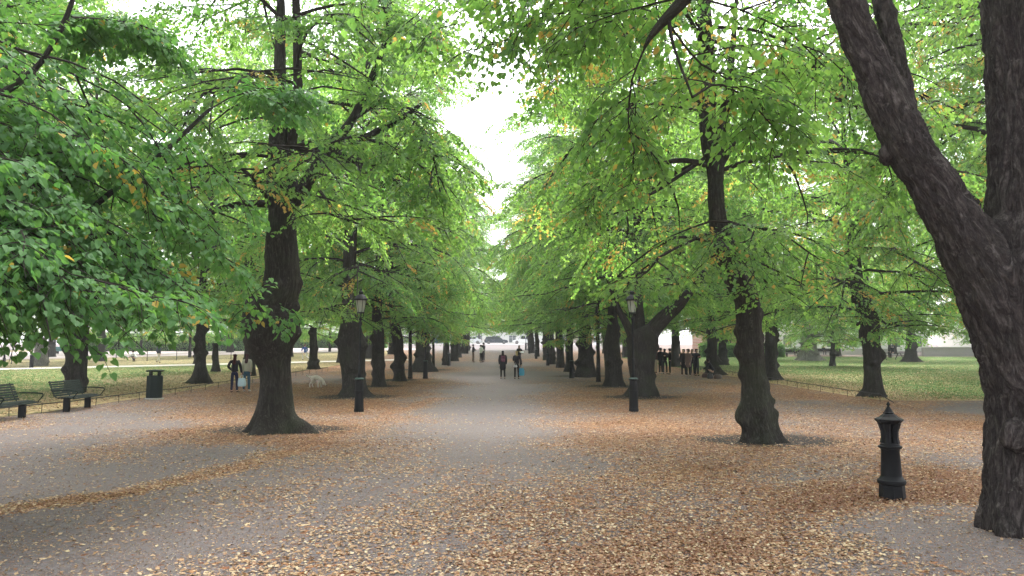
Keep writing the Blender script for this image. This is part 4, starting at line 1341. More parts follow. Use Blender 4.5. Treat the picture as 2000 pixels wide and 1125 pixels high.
def headless_pedestal(px, py):
    p = at(px, py)
    t = thing('lamp_pedestal', 'short black iron pedestal with a little pointed roof standing alone in deep brown leaves', 'bollard', (p.x, p.y, p.z - .01))
    # stone foot, fluted drum, mouldings, open four-legged neck, octagonal pagoda roof, finial
    MB().lathe([(.160, 0), (.162, .05), (.155, .19), (.150, .20)], 8, start=PI / 8).build('plinth', M['iron'], t)
    MB().lathe([(.15, .20), (.170, .215), (.176, .245), (.172, .265), (.156, .275), (.142, .30), (.132, .315), (.130, .33), (.112, .66), (.118, .67), (.118, .685), (.128, .69), (.146, .705), (.148, .725), (.125, .735), (.118, .755), (.10, .765)], 16).build('drum', M['iron'], t, True)
    for k in range(4):
        a = PI / 4 + k * PI / 2
        c, s = math.cos(a), math.sin(a)
        MB().tube([(c * .080, s * .080, .76), (c * .070, s * .070, .84), (c * .072, s * .072, .93), (c * .092, s * .092, 1.03), (c * .10, s * .10, 1.05)], [.046, .040, .040, .050, .052], 6).build('neck_post', M['iron'], t)
    MB().lathe([(.11, 1.03), (.135, 1.035), (.170, 1.075), (.180, 1.088), (.172, 1.098), (.118, 1.125), (.085, 1.155), (.064, 1.168), (.068, 1.182), (.056, 1.19), (.034, 1.235), (.014, 1.27)], 8, start=PI / 8).build('roof', M['iron'], t)
    MB().lathe([(.012, 1.255), (.012, 1.275), (.026, 1.29), (.020, 1.31), (.006, 1.33), (0, 1.345)], 8).build('finial', M['iron'], t)
    t.scale = (.90, .90, .86)
    return t


headless_pedestal(1743, 974)


def lamp_post(label, x, y, group=None):
    z = g(y)
    t = thing('street_lamp', label, 'street lamp', (x, y, z - .01), 0, group)
    MB().lathe([(.155, 0), (.155, .08), (.145, .12), (.135, .60), (.148, .62), (.148, .66), (.13, .68), (.125, .96), (.145, .985), (.15, 1.01), (.13, 1.045), (.07, 1.05)], 12).build('pedestal', M['iron'], t)
    MB().lathe([(.146, 1.012), (.152, 1.02), (.120, 1.062), (.06, 1.066)], 12).build('collar', M['copper'], t)
    p = MB().lathe([(.055, 1.04), (.055, 1.15), (.045, 1.2), (.042, 1.6), (.055, 1.62), (.055, 1.66), (.04, 1.68), (.032, 2.86), (.05, 2.88), (.05, 2.91), (.03, 2.93)], 10)
    p.build('pole', M['iron'], t)
    y_ = MB()
    for s in (-1, 1):
        y_.tube([(0, 0, 2.92), (s * .07, 0, 2.95), (s * .10, 0, 3.02), (s * .085, 0, 3.10)], .013, 6)
        y_.tube([(0, 0, 2.92), (0, s * .07, 2.95), (0, s * .10, 3.02), (0, s * .085, 3.10)], .013, 6)
    y_.build('cradle', M['iron'], t)
    MB().lathe([(.115, 3.08), (.125, 3.10), (.120, 3.12)], 6).build('lantern_base', M['iron'], t)
    MB().lathe([(.105, 3.115), (.168, 3.50)], 6).build('lantern_glass', M['lantern'], t)
    f = MB()
    for k in range(6):
        a = 2 * PI * k / 6
        f.tube([(.108 * math.cos(a), .108 * math.sin(a), 3.115), (.172 * math.cos(a), .172 * math.sin(a), 3.50)], .008, 4)
    f.build('lantern_frame', M['iron'], t)
    MB().lathe([(.18, 3.49), (.21, 3.50), (.215, 3.53), (.19, 3.57), (.14, 3.64), (.07, 3.68), (.065, 3.72), (.08, 3.735), (.075, 3.77), (.03, 3.80), (.02, 3.86), (0, 3.88)], 12).build('lantern_roof', M['iron'], t)
    return t


for i, (px, py, d) in enumerate([(705, 803, 23.6), (832, 738.5, 44), (877.5, 714, 64.8), (913, 688, 101)]):
    x = (px - 973) / FPX * d
    lamp_post(['black lantern post with verdigris collar in front of the stout tree with mounded roots', 'black lantern post in front of the very broad hollow tree',
               'black lantern post beside the slender young tree where the path meets the shade', 'farthest lantern post of the row on the bench side, beside the bright street'][i], x, d, 'old iron lantern posts along the avenue')
for i, (px, py, d) in enumerate([(1236, 803, 23.6), (1116, 738.5, 44), (1069.5, 714, 64.8), (1047, 700, 84), (1033.5, 688.7, 101), (1027, 680, 114)]):
    x = (px - 973) / FPX * d
    lamp_post(['black lantern post in front of the massive forked tree', 'black lantern post beside the very wide conical trunk', 'third lantern post on the crowd side, beyond the wide conical trunk',
               'fourth lantern post on the crowd side of the avenue', 'fifth lantern post on the crowd side, near the bright street', 'last lantern post on the crowd side, against the parked white car'][i], x, d, 'old iron lantern posts along the avenue')
p = at(61, 719.5)
lamp_post('lantern post standing on the pale path near the playground', p.x, p.y)


def bench(label, x, y, rz, group, mat='green_paint', L=2.25):
    t = thing('park_bench', label, 'bench', (x, y, g(y)), rz, group)
    # bench faces local +x, long axis local y
    s = MB()
    for k in range(7):
        s.box((-.16 + k * .083, 0, .44 + (.012 if k < 5 else -.006 * (k - 4)) - .006 * abs(k - 2)), (.058, L, .026), bev=.005)
    s.build('seat', M[mat], t)
    b = MB()
    for k in range(7):
        zz = .50 + k * .068
        b.box((-.235 - k * .027, 0, zz), (.022, L, .052), bev=.004, M=Matrix.Rotation(-.38, 4, 'Y'))
    b.build('backrest', M[mat], t)
    for q in (-.92, 0, .92):
        MB().tube([(.36, q * L / 2.1, .42), (0, q * L / 2.1, .415), (-.2, q * L / 2.1, .43), (-.27, q * L / 2.1, .5), (-.44, q * L / 2.1, .95)], .016, 6).build('bracket', M['iron'], t)
    for q in (-1, 1):
        yy = q * (L / 2 - .04)
        MB().tube([(-.34, yy, .66), (-.1, yy, .675), (.25, yy, .665), (.40, yy, .645), (.425, yy, .60), (.36, yy, .50), (.30, yy, .43)], [.014, .019, .021, .021, .018, .015, .014], 7).build('armrest', M[mat], t)
    for q in (-.80, .80):
        MB().box((.02, q, .20), (.17, .12, .42), bev=.008).build('leg', M['iron'], t)
        MB().box((.02, q, .415), (.5, .06, .035)).build('bearer', M['iron'], t)
    return t


_a, _b = at(124, 805), at(173, 796)
_rz = math.atan2(-(_b.x - _a.x), _b.y - _a.y)
bench('dark green slatted bench with curved armrests, seen whole in front of the tall tree', (_a.x + _b.x) / 2, (_a.y + _b.y) / 2, _rz, 'dark green slatted benches beside the lawn')
bench('dark green slatted bench cut off by the edge of the picture', at(52, 816).x - .06, at(52, 816).y - .78, _rz, 'dark green slatted benches beside the lawn')

# litter bin
p = at(301, 780)
t = thing('litter_bin', 'dark green litter bin with a flat cap over open slots, beside the low rail', 'litter bin', p, .3)
MB().lathe([(.36, .0), (.36, .05), (.30, .055)], 8, start=PI / 8).build('base', M['concrete'], t)
MB().lathe([(.285, .05), (.30, .09), (.30, .86), (.285, .90), (.24, .91)], 8, start=PI / 8).build('body', M['green_paint'], t)
for k in range(4):
    a = k * PI / 2 + PI / 4
    MB().box((.21 * math.cos(a), .21 * math.sin(a), .98), (.07, .07, .16), rz=a).build('cap_post', M['green_paint'], t)
MB().lathe([(.30, 1.05), (.345, 1.075), (.345, 1.10), (.26, 1.125), (.0, 1.14)], 8, start=PI / 8).build('cap', M['green_paint'], t)


# low rails
def low_rail(label, x0, y0, x1, y1, step=1.35, h=.27, bend=None):
    t = thing('low_rail', label, 'fence', (x0, y0, g(y0)))
    L = math.hypot(x1 - x0, y1 - y0); k = int(L / step)
    pts = []
    for i in range(k + 1):
        f = i / k; x, y = x0 + (x1 - x0) * f, y0 + (y1 - y0) * f
        z = g(y) - g(y0)
        hh = h + random.uniform(-.012, .012)
        pts.append((x - x0, y - y0, z + hh))
        MB().tube([(x - x0, y - y0, z - .05), (x - x0 + random.uniform(-.015, .015), y - y0, z + hh)], .011, 5).build('post', M['rail'], t)
    if bend: pts = [bend] + pts
    MB().tube(pts, .017, 5).build('rail', M['rail'], t)
    return t


_p, _q = at(27, 812), at(435, 756)
_fl = (_p.x - (_q.x - _p.x) * .5, _p.y - (_q.y - _p.y) * .5)
low_rail('thin black knee rail running behind the benches and litter bin', *_fl, *at(640, 725).xy)
low_rail('thin black knee rail ending at the clean straight tree and curving down', *at(1719, 785).xy, *at(1360, 722).xy, bend=(.25, -.5, .0))

# playground fence on the far side of the pale path
tf = thing('wire_fence', 'tall thin posts with wires fencing the pinkish playground', 'fence', (-52, 62, g(62)))
a0, a1 = Vector((-52, 60, 0)), Vector((-27, 84, 0))
wires = [[], [], []]
for i in range(13):
    q = a0.lerp(a1, i / 12)
    MB().tube([(q.x + 52, q.y - 62, g(q.y) - g(62) - .05), (q.x + 52, q.y - 62, g(q.y) - g(62) + 1.35)], .035, 5).build('post', M['rail'], tf)
    for k in range(3): wires[k].append((q.x + 52, q.y - 62, g(q.y) - g(62) + .12 + k * .58))
for k in range(3): MB().tube(wires[k], .012, 4).build('wire', M['rail'], tf)
p = at(8, 709)
t = thing('iron_post', 'tall dark post rising at the edge of the playground', 'post', p)
MB().tube([(0, 0, 0), (0, 0, 2.6)], [.09, .07], 8).tube([(0, 0, 0), (0, 0, .5)], .13, 8).build('shaft', M['iron'], t)

M['teal'] = painted('faded_teal_boards', (.10, .24, .25), .7, .3, .2, 8)
p = at(112, 692)
t = thing('board_bench', 'faded teal boarded bench on the playground near the mottled pale trunk', 'bench', p, .1)
MB().box((0, .25, .70), (2.9, .06, .55), bev=.01).build('backrest', M['teal'], t)
MB().box((0, 0, .42), (2.9, .5, .06), bev=.01).build('seat', M['teal'], t)
for q in (-1.2, 0, 1.2): MB().box((q, .1, .2), (.08, .4, .4)).build('leg', M['iron'], t)

# picnic table
p = at(1740, 703)
t = thing('picnic_table', 'dark wooden picnic table with a seated person, under the spreading tree', 'table', p, .05)
MB().box((0, 0, .74), (2.6, .75, .06), bev=.01).build('table_top', M['wood_dark'], t)
for s in (-1, 1): MB().box((0, s * .75, .44), (2.6, .28, .05), bev=.01).build('seat', M['wood_dark'], t)
for q in (-.95, .95):
    for s in (-1, 1):
        MB().tube([(q, s * .8, 0), (q, s * .2, .72)], .05, 6).build('leg', M['wood_dark'], t)
PICNIC = Vector((p.x, p.y, p.z))

# far seats on the terrace beyond the right-hand lawn
for i, (px, py) in enumerate([(1550, 697), (1610, 695)]):
    p = at(px, py)
    t = thing('garden_bench', ['dark bench on the terrace just before the pale ribbed trunk', 'dark bench on the terrace just past the pale ribbed trunk'][i], 'bench', p, 0)
    MB().box((0, 0, .44), (1.9, .45, .06)).build('seat', M['wood_dark'], t)
    MB().box((0, .25, .72), (1.9, .05, .4)).build('backrest', M['wood_dark'], t)
    for q in (-.8, .8): MB().box((q, .05, .2), (.08, .4, .42)).build('leg', M['wood_dark'], t)


# ================================================================== BUILDINGS
def wallmat(name, col, rough=.9):
    return painted(name, col, rough, .1, .08, .6)


M['stucco_white'] = wallmat('white_stucco', (.82, .80, .77)); M['stucco_pink'] = wallmat('pinkish_render', (.60, .48, .43)); M['roof'] = wallmat('grey_roof_sheet', (.25, .25, .26))
M['brick'] = None


def brick_mat():
    m, nt, out = new_mat('red_brickwork')
    n = N(nt)
    tc = n.node('ShaderNodeTexCoord')
    mp = n.node('ShaderNodeMapping'); mp.inputs['Rotation'].default_value = (PI / 2, 0, 0); n.l(tc.outputs['Object'], mp.inputs[0])
    b = n.node('ShaderNodeTexBrick'); b.inputs['Scale'].default_value = 2.2
    b.inputs['Color1'].default_value = (.40, .14, .10, 1); b.inputs['Color2'].default_value = (.50, .22, .17, 1); b.inputs['Mortar'].default_value = (.5, .42, .38, 1)
    n.l(mp.outputs[0], b.inputs['Vector'])
    n.bsdf(out, b.outputs['Color'], .9, .1)
    return m


M['brick'] = brick_mat()
M['window'] = painted('window_glass', (.12, .14, .16), .15, .7, .3, .5)


def building(label, x, y, wdt, dep, h, storeys, bays, wall, rz=0, roofh=3.0, name='building', door=False):
    z = g(y) - .3
    t = thing(name, label, 'building', (x, y, z), rz)
    MB().box((0, dep / 2, h / 2), (wdt, dep, h)).build('wall', M[wall], t)
    MB().box((0, dep / 2, h + .18), (wdt + .8, dep + .8, .36)).build('cornice', M['stucco_white'], t)
    MB().prism([(-.3, h + .36), (dep * .5, h + .36 + roofh), (dep + .3, h + .36)], -wdt / 2 - .3, wdt / 2 + .3).build('roof', M['roof'], t)
    sh = h / storeys; bw = wdt / bays
    wf = None
    for s in range(storeys):
        for b in range(bays):
            cx = -wdt / 2 + bw * (b + .5); cz = sh * (s + .55)
            if wf is None:
                fr = MB()
                ww, wh = bw * .42, sh * .56
                for q in (-1, 1):
                    fr.box((q * ww / 2, 0, 0), (.12, .16, wh)); fr.box((0, 0, q * wh / 2), (ww + .12, .17, .12))
                fr.box((0, 0, 0), (.07, .12, wh)); fr.box((0, 0, wh * .15), (ww, .11, .07)); fr.box((0, -.04, -wh / 2 - .1), (ww + .3, .28, .09))
                wf = fr.build('window', M['stucco_white'], t)
                pn = MB().box((0, .03, 0), (ww, .05, wh)).build('pane', M['window'], wf)
                f = wf; q = pn
            else:
                f = wf.copy(); COL.objects.link(f); f.parent = t
                q = pn.copy(); COL.objects.link(q); q.parent = f
            f.location = (cx, -.03, cz)
    return t


building('long white rendered house across the end of the avenue', -9, 186, 46, 14, 13, 4, 11, 'stucco_white')
building('pinkish house next to the long white one across the street', 27, 188, 24, 14, 14, 4, 6, 'stucco_pink')
building('pale house on the street behind the blue car', -52, 184, 36, 14, 12, 3, 9, 'stucco_white')
building('white plastered hall beyond the lawn with the pale ribbed trunk', 51, 110, 26, 12, 6.5, 2, 8, 'stucco_white', roofh=2.5)
building('low white house showing behind the drooping tree', 84, 104, 30, 12, 6, 2, 8, 'stucco_white', roofh=2.5)
br = building('red brick house with pale corner stones above broad steps', 33.5, 104, 7.5, 10, 8, 2, 2, 'brick', roofh=2)
for q in (-1, 1): MB().box((q * 3.6, -.06, 4.0), (.5, .14, 7.9)).build('corner_stone', M['stucco_white'], br)
t = thing('steps', 'broad pale stone steps below the brick house', 'steps', (41, 97, g(97)))
for k in range(5): MB().box((0, k * .55, -.2 + .09 + k * .17), (24, .56, .4)).build('step', M['concrete'], t)
t['kind'] = 'thing'

# stone retaining wall of the terrace
t = thing('terrace_wall', 'low pale stone terrace wall beyond the picnic table', 'wall', (66, 92.5, g(92.5)))
MB().box((0, 0, .45), (26, .4, 1.2)).build('wall', M['concrete'], t)
MB().box((0, 0, 1.09), (26.2, .55, .09)).build('coping', M['stucco_white'], t)


# hedge
def leaf_box(name, x0, x1, y0, y1, h, n_, label, cat, seed):
    r = np.random.RandomState(seed)
    cx, cy_ = (x0 + x1) / 2, (y0 + y1) / 2
    z = g(cy_)
    t = thing(name, label, cat, (cx, cy_, z))
    P = np.stack([(r.rand(n_) - .5) * (x1 - x0), (r.rand(n_) - .5) * (y1 - y0), r.rand(n_) * h], -1)
    P[:, 2] += (fbm(P[:, 0] + 50, P[:, 1] + 50, .8, seed) - .5) * .4
    push = r.rand(n_) < .6
    P[push, 1] = -(y1 - y0) / 2 + r.randn(push.sum()) * .08
    T = np.stack([np.clip(.3 + r.randn(n_) * .2, 0, 1), np.zeros(n_), np.zeros(n_), np.ones(n_)], -1)
    V, Fs, T = leaves_mesh(P, r.randn(n_, 3), r.randn(n_, 3) + np.array([0, -.7, .6]), .13 + .08 * r.rand(n_), T)
    me = np_mesh('foliage', V, Fs, False, attrs={'tint': ('FLOAT_COLOR', T)})
    link_mesh('foliage', me, M['leaf'], t)
    MB().box((0, 0, h * .45), ((x1 - x0) * .96, (y1 - y0) * .7, h * .85)).build('stems', M['branch'], t)


leaf_box('hedge', 24, 34, 88, 90, 1.6, 9000, 'clipped dark green hedge behind the second group of standing people', 'hedge', 1)
leaf_box('hedge', -60, -36, 108, 111, 2.6, 12000, 'tall loose hedge at the back of the playground', 'hedge', 2)
leaf_box('hedge', -34, -18, 122, 124.5, 2.4, 9000, 'green hedge near the blue and white board', 'hedge', 3)


# ================================================================== CARS
M['tyre'] = painted('tyre_rubber', (.015, .015, .016), .85, .2, .2, 20)
M['rim'] = painted('wheel_rim_alloy', (.45, .45, .47), .35, .5, .1, 10, .6)
M['lamp_lens'] = painted('clear_headlight_lens', (.75, .76, .78), .15, .8, .05, 10)
M['tail'] = painted('red_tail_light_lens', (.45, .02, .02), .2, .7, .05, 10)


def car(label, x, y, col, flip=False, L=4.6, H=1.45, estate=False):
    z = g(y) + .05
    m = painted('car_paint', col, .25, .6, .04, 2)
    t = thing('parked_car', label, 'car', (x, y, z), PI / 2 if not flip else -PI / 2, 'cars parked across the end of the avenue')
    # side profile in (y, z); width along x
    Wd = 1.78
    if estate:
        body = [(-L / 2, .35), (-L / 2, .80), (-L / 2 + .1, .95), (L / 2 - 1.25, .95), (L / 2 - .2, .78), (L / 2, .60), (L / 2, .32), (L / 2 - .3, .24), (-L / 2 + .3, .24)]
        cab = [(-L / 2 + .12, .93), (-L / 2 + .35, H - .06), (-L / 2 + .7, H), (.2, H), (.55, H - .05), (L / 2 - 1.15, .93)]
    else:
        body = [(-L / 2, .38), (-L / 2, .86), (-L / 2 + .15, .96), (-L / 2 + .8, .97), (L / 2 - 1.3, .94), (L / 2 - .25, .78), (L / 2, .60), (L / 2, .32), (L / 2 - .3, .24), (-L / 2 + .3, .24)]
        cab = [(-L / 2 + .55, .94), (-L / 2 + 1.15, H - .06), (-L / 2 + 1.6, H), (.1, H), (.45, H - .05), (L / 2 - 1.2, .92)]
    b = MB().prism(body, -Wd / 2, Wd / 2)
    es = [e for e in b.bm.edges]
    bmesh.ops.bevel(b.bm, geom=es, offset=.07, segments=2, affect='EDGES')
    b.build('body', m, t, True)
    c = MB().prism(cab, -Wd / 2 + .13, Wd / 2 - .13)
    bmesh.ops.bevel(c.bm, geom=list(c.bm.edges), offset=.05, segments=2, affect='EDGES')
    c.build('roof', m, t, True)
    ys = [p_[0] for p_ in cab]
    for s in (-1, 1):
        for a, b_ in ((cab[1][0] + .05, -.35), (-.25, cab[4][0] + .1)):
            MB().prism([(a, .98), (a + .08, H - .10), (b_ - .1, H - .10), (b_ + .1, .98)], s * (Wd / 2 - .135), s * (Wd / 2 - .10)).build('side_window', M['car_glass'], t)
    MB().prism([(cab[4][0] + .02, H - .09), (cab[4][0] + .06, H - .07), (cab[5][0] + .02, .99), (cab[5][0] - .05, .97)], -Wd / 2 + .2, Wd / 2 - .2).build('windscreen', M['car_glass'], t)
    for yy in (-L / 2 + .85, L / 2 - .85):
        for s in (-1, 1):
            wob = MB().lathe([(.20, -.1), (.30, -.1), (.325, -.07), (.325, .07), (.30, .1), (.20, .1)], 20)
            bmesh.ops.rotate(wob.bm, verts=wob.bm.verts, cent=(0, 0, 0), matrix=Matrix.Rotation(PI / 2, 3, 'Y'))
            wo_ = wob.build('wheel', M['tyre'], t, True); wo_.location = (s * (Wd / 2 - .08), yy, .325)
            rb = MB().lathe([(.0, -.09), (.19, -.105), (.2, -.08), (.2, .08), (.19, .105), (0, .09)], 14)
            bmesh.ops.rotate(rb.bm, verts=rb.bm.verts, cent=(0, 0, 0), matrix=Matrix.Rotation(PI / 2, 3, 'Y'))
            rb.build('rim', M['rim'], wo_)
    for s in (-1, 1):
        MB().box((s * .68, L / 2 - .03, .66), (.34, .14, .13), bev=.02).build('headlight', M['lamp_lens'], t)
        MB().box((s * .7, -L / 2 + .03, .78), (.26, .12, .15), bev=.02).build('tail_light', M['tail'], t)
        MB().box((s * (Wd / 2 + .04), .55, 1.0), (.16, .1, .12), bev=.02).build('mirror', m, t)
    return t


car('dark grey estate car parked side on at the middle of the avenue end', -.4, 152, (.035, .045, .065), flip=True, L=4.8, H=1.48, estate=True)
car('bright white van like car parked beside the dark grey one', 5.3, 152.4, (.80, .80, .80), flip=False, L=4.7, H=1.75, estate=True)
car('silver white car half hidden by the hanging leaves over the street', -5.6, 152.6, (.62, .64, .66), flip=False, L=4.5, H=1.5)
car('blue car seen between the trunks of the bench side row', -12.2, 152, (.03, .09, .22), flip=True, L=4.4, H=1.5)
car('silver car seen between the slim trunks further from the avenue', -18.8, 152.3, (.55, .56, .58), flip=True, L=4.5, H=1.45)

M['blue'] = painted('blue_board_paint', (.03, .09, .42), .5, .4, .1, 3); M['white'] = painted('white_board_paint', (.8, .82, .85), .5, .4, .05, 3)
p = Vector(((728 - 973) / FPX * 118, 118, g(118)))
t = thing('notice_board', 'blue and white board seen between two trunks past the knobbly mossy one', 'sign', p)
MB().box((0, 0, .75), (1.1, .08, .8)).build('lower_panel', M['blue'], t)
MB().box((.1, 0, 1.65), (.8, .07, 1.0)).build('upper_panel', M['white'], t)
for q in (-.5, .5): MB().box((q, .07, .9), (.07, .06, 1.9)).build('post', M['iron'], t)
M['red'] = painted('red_cloth', (.55, .03, .08), .8, .2, .1, 4)
p = Vector(((1413 - 973) / FPX * 95, 95, g(95)))
t = thing('folded_parasol', 'folded red parasol in front of the brick house', 'parasol', p)
MB().tube([(0, 0, 0), (0, 0, 2.5)], .03, 6).build('pole', M['iron'], t)
MB().lathe([(.16, .9), (.2, 1.0), (.13, 1.7), (.05, 2.45), (0, 2.5)], 8).build('cloth', M['red'], t)

# ================================================================== PEOPLE AND DOG
def cloth(name, col, var=.2): return painted(name, col, .85, .15, var, 25)


SKIN = [painted('fair_skin', (.55, .34, .26), .5, .35, .06, 20), painted('tan_skin', (.36, .20, .13), .5, .35, .06, 20)]


def skin_mesh(name, chains, mats, parent, sub=1):
    """chains: list of lists (co, r); a chain starting with an index pair (chain, vertex) branches off another"""
    V = []; E = []; R = []; ids = []
    for ch in chains:
        row = []
        start = 0
        if isinstance(ch[0], tuple) and isinstance(ch[0][0], int):
            row.append(ids[ch[0][0]][ch[0][1]]); start = 1
        for k, (co, r) in enumerate(ch[start:]):
            V.append(co); R.append(r if isinstance(r, tuple) else (r, r)); i = len(V) - 1
            if row: E.append((row[-1], i))
            row.append(i)
        ids.append(row)
    me = bpy.data.meshes.new(name); me.from_pydata([tuple(v) for v in V], E, [])
    o = bpy.data.objects.new(name, me); COL.objects.link(o)
    md = o.modifiers.new('skin', 'SKIN'); md.branch_smoothing = .6
    sv = me.skin_vertices[0].data
    for i, r in enumerate(R): sv[i].radius = r
    sv[0].use_root = True
    if sub:
        sd_ = o.modifiers.new('sub', 'SUBSURF'); sd_.levels = sub; sd_.render_levels = sub
    dg = bpy.context.evaluated_depsgraph_get()
    m2 = bpy.data.meshes.new_from_object(o.evaluated_get(dg)); m2.name = name
    o.modifiers.clear(); o.data = m2; bpy.data.meshes.remove(me)
    for p_ in m2.polygons: p_.use_smooth = True
    m2.materials.clear()
    for m in (mats if isinstance(mats, list) else [mats]): m2.materials.append(m)
    o.parent = parent
    return o


def hand_chains(wrist, ref, d, side, out):
    """palm, four unequal bent fingers and a thumb; appended to chains with indices starting at ref"""
    d = Vector(d).normalized()
    f = Vector((0, 1, 0)) if abs(d.y) < .8 else Vector((0, 0, 1))
    w_ = d.cross(f).normalized(); f = w_.cross(d).normalized()
    wv = Vector(wrist)
    palm = len(out)
    out.append([ref, (wv + d * .045, (.026, .016)), (wv + d * .085, (.034, .014))])
    for k, (o_, l_) in enumerate(((-.027, .062), (-.009, .074), (.009, .069), (.027, .053))):
        b = wv + d * .09 + f * o_
        curl = w_ * (-side)
        out.append([(palm, 2), (b + d * l_ * .45 + curl * .006, .0085), (b + d * l_ * .8 + curl * .022, .0075), (b + d * l_ * .95 + curl * .036, .0065)])
    out.append([(palm, 1), (wv + d * .055 + f * .042, .010), (wv + d * .085 + f * .052, .008)])


def person(label, x, y, rz, H=1.7, top=(.02, .02, .025), legs=(.015, .015, .02), hair=(.02, .015, .012), hair_len=0, coat=False, arms='down', stance='stand',
           skin=0, shoes=(.02, .02, .02), build=1.0, group=None, z=None):
    """faces local +y. joints in metres for a 1.72 m adult, scaled by H"""
    S = H / 1.72
    zz = g(y) if z is None else z
    t = thing('person', label, 'person', (x, y, zz), rz, group)
    v = lambda a, b, c: Vector((a * S, b * S, c * S))
    w_ = build
    hip = .93; lean = 0.0
    if stance == 'stand':
        L = [[(-.09, 0, hip), (-.10, .01, .50), (-.11, -.02, .08)], [(.09, 0, hip), (.105, .03, .50), (.12, .02, .08)]]
    elif stance == 'walk':
        L = [[(-.09, 0, hip), (-.10, .16, .53), (-.10, .20, .09)], [(.09, 0, hip), (.10, -.02, .50), (.10, -.30, .16)]]
    elif stance == 'run':
        L = [[(-.09, 0, hip), (-.10, .33, .66), (-.10, .18, .26)], [(.09, 0, hip), (.10, -.14, .52), (.10, -.50, .36)]]; lean = .12
    elif stance == 'sit':
        hip = .52
        L = [[(-.10, 0, hip), (-.12, .43, .50), (-.12, .42, .08)], [(.10, 0, hip), (.14, .43, .50), (.15, .46, .08)]]; lean = .06
    elif stance == 'crouch':
        hip = .36
        L = [[(-.10, 0, hip), (-.16, .38, .52), (-.14, .12, .09)], [(.10, 0, hip), (.16, .38, .50), (.15, .14, .09)]]; lean = .28
    dz = hip - .93
    T = lambda a, b, c: (a, b + lean * (c - .93) * 1.6, c + dz - lean * .12 * (c - .93))
    sh = [T(-.165 * w_, 0, 1.41), T(.165 * w_, 0, 1.41)]

    def arm(side, mode):
        s = -1 if side == 0 else 1
        a = sh[side]
        if mode == 'down': return [a, (a[0] + s * .035, a[1] - .02, a[2] - .30), (a[0] + s * .01, a[1] + .05, a[2] - .55)]
        if mode == 'hip': return [a, (a[0] + s * .12, a[1] - .05, a[2] - .26), (a[0] - s * .02, a[1] + .10, a[2] - .42)]
        if mode == 'front': return [a, (a[0] + s * .05, a[1] + .06, a[2] - .28), (a[0] - s * .08, a[1] + .28, a[2] - .22)]
        if mode == 'carry': return [a, (a[0] + s * .09, a[1] - .01, a[2] - .29), (a[0] + s * .13, a[1] + .02, a[2] - .55)]
        if mode == 'swing': return [a, (a[0] + s * .05, a[1] - .20 * s, a[2] - .25), (a[0] + s * .02, a[1] + .08 - .10 * s, a[2] - .36)]
        if mode == 'knees': return [a, (a[0] + s * .05, a[1] + .16, a[2] - .24), (a[0] - s * .02, a[1] + .36, a[2] - .36)]
    md = arms if isinstance(arms, tuple) else (arms, arms)
    A = [arm(0, md[0]), arm(1, md[1])]
    headz = T(0, .015, 1.60)
    # continuous body: pelvis root, trunk, neck, head, arms with hands, legs with feet
    ch = [[(v(0, 0, hip), (.12 * S, .09 * S)), (v(*T(0, 0, 1.08)), (.115 * S * w_, .085 * S)), (v(*T(0, 0, 1.26)), (.13 * S * w_, .095 * S)), (v(*T(0, 0, 1.40)), (.10 * S, .075 * S)),
           (v(*T(0, .0, 1.47)), .052 * S), (v(*T(0, .01, 1.54)), (.068 * S, .078 * S)), (v(*headz), (.076 * S, .092 * S)), (v(*T(0, .012, 1.68)), (.058 * S, .070 * S))]]
    for side in (0, 1):
        P = A[side]
        ch.append([(0, 3), (v(*P[0]), .052 * S), (v(*P[1]), .040 * S), (v(*P[2]), .024 * S)])
        ai = len(ch) - 1
        d = (v(*P[2]) - v(*P[1]))
        hand_chains(v(*P[2]), (ai, 3), d, -1 if side == 0 else 1, ch)
    for side in (0, 1):
        P = L[side]
        f = v(P[2][0], P[2][1] + .05, P[2][2] - .05)
        ch.append([(0, 0), (v(P[0][0], P[0][1], P[0][2] - .05), .085 * S), (v(*P[1]), .055 * S), (v(*P[2]), .036 * S), (f, (.036 * S, .03 * S)), (f + v(0, .11, -.005), (.034 * S, .022 * S))])
    ch.append([(0, 6), (v(headz[0], headz[1] + .105, headz[2] - .012), .012 * S)])      # nose
    skin_mesh('body', ch, SKIN[skin], t, 1)
    # eyes and mouth
    for s in (-1, 1):
        MB().sphere(v(headz[0] + s * .031, headz[1] + .078, headz[2] + .012), .011 * S, u=6, v=4).build('eye', cloth('eye', (.03, .02, .02)), t)
    # jacket
    mt = cloth('jacket_cloth', top)
    bot = .48 if coat else .86
    jc = [[(v(0, lean * -.1, hip + bot - .93 if stance not in ('sit', 'crouch') else hip), (.21 * S * w_ if coat else .17 * S * w_, .15 * S if coat else .125 * S)), (v(*T(0, 0, 1.02)), (.175 * S * w_, .13 * S)), (v(*T(0, 0, 1.24)), (.188 * S * w_, .135 * S)),
           (v(*T(0, 0, 1.40)), (.13 * S * w_, .10 * S)), (v(*T(0, 0, 1.47)), .065 * S)]]
    for side in (0, 1):
        P = A[side]
        jc.append([(0, 3), (v(*P[0]), .080 * S * w_), (v(*P[1]), .068 * S), (v(*P[2]), .052 * S)])
    skin_mesh('coat' if coat else 'jacket', jc, mt, t, 1)
    # trousers
    tm = cloth('trouser_cloth', legs)
    tc_ = [[(v(0, 0, hip + .06), (.14 * S, .115 * S)), (v(0, 0, hip - .03), (.15 * S, .118 * S))]]
    for side in (0, 1):
        P = L[side]
        tc_.append([(0, 1), (v(P[0][0], (P[0][1] * .75 + P[1][1] * .25), P[0][2] * .75 + P[1][2] * .25), .092 * S), (v(*P[1]), .066 * S), (v(*P[2]), .052 * S)])
    skin_mesh('trousers', tc_, tm, t, 1)
    sm = cloth('shoe_leather', shoes)
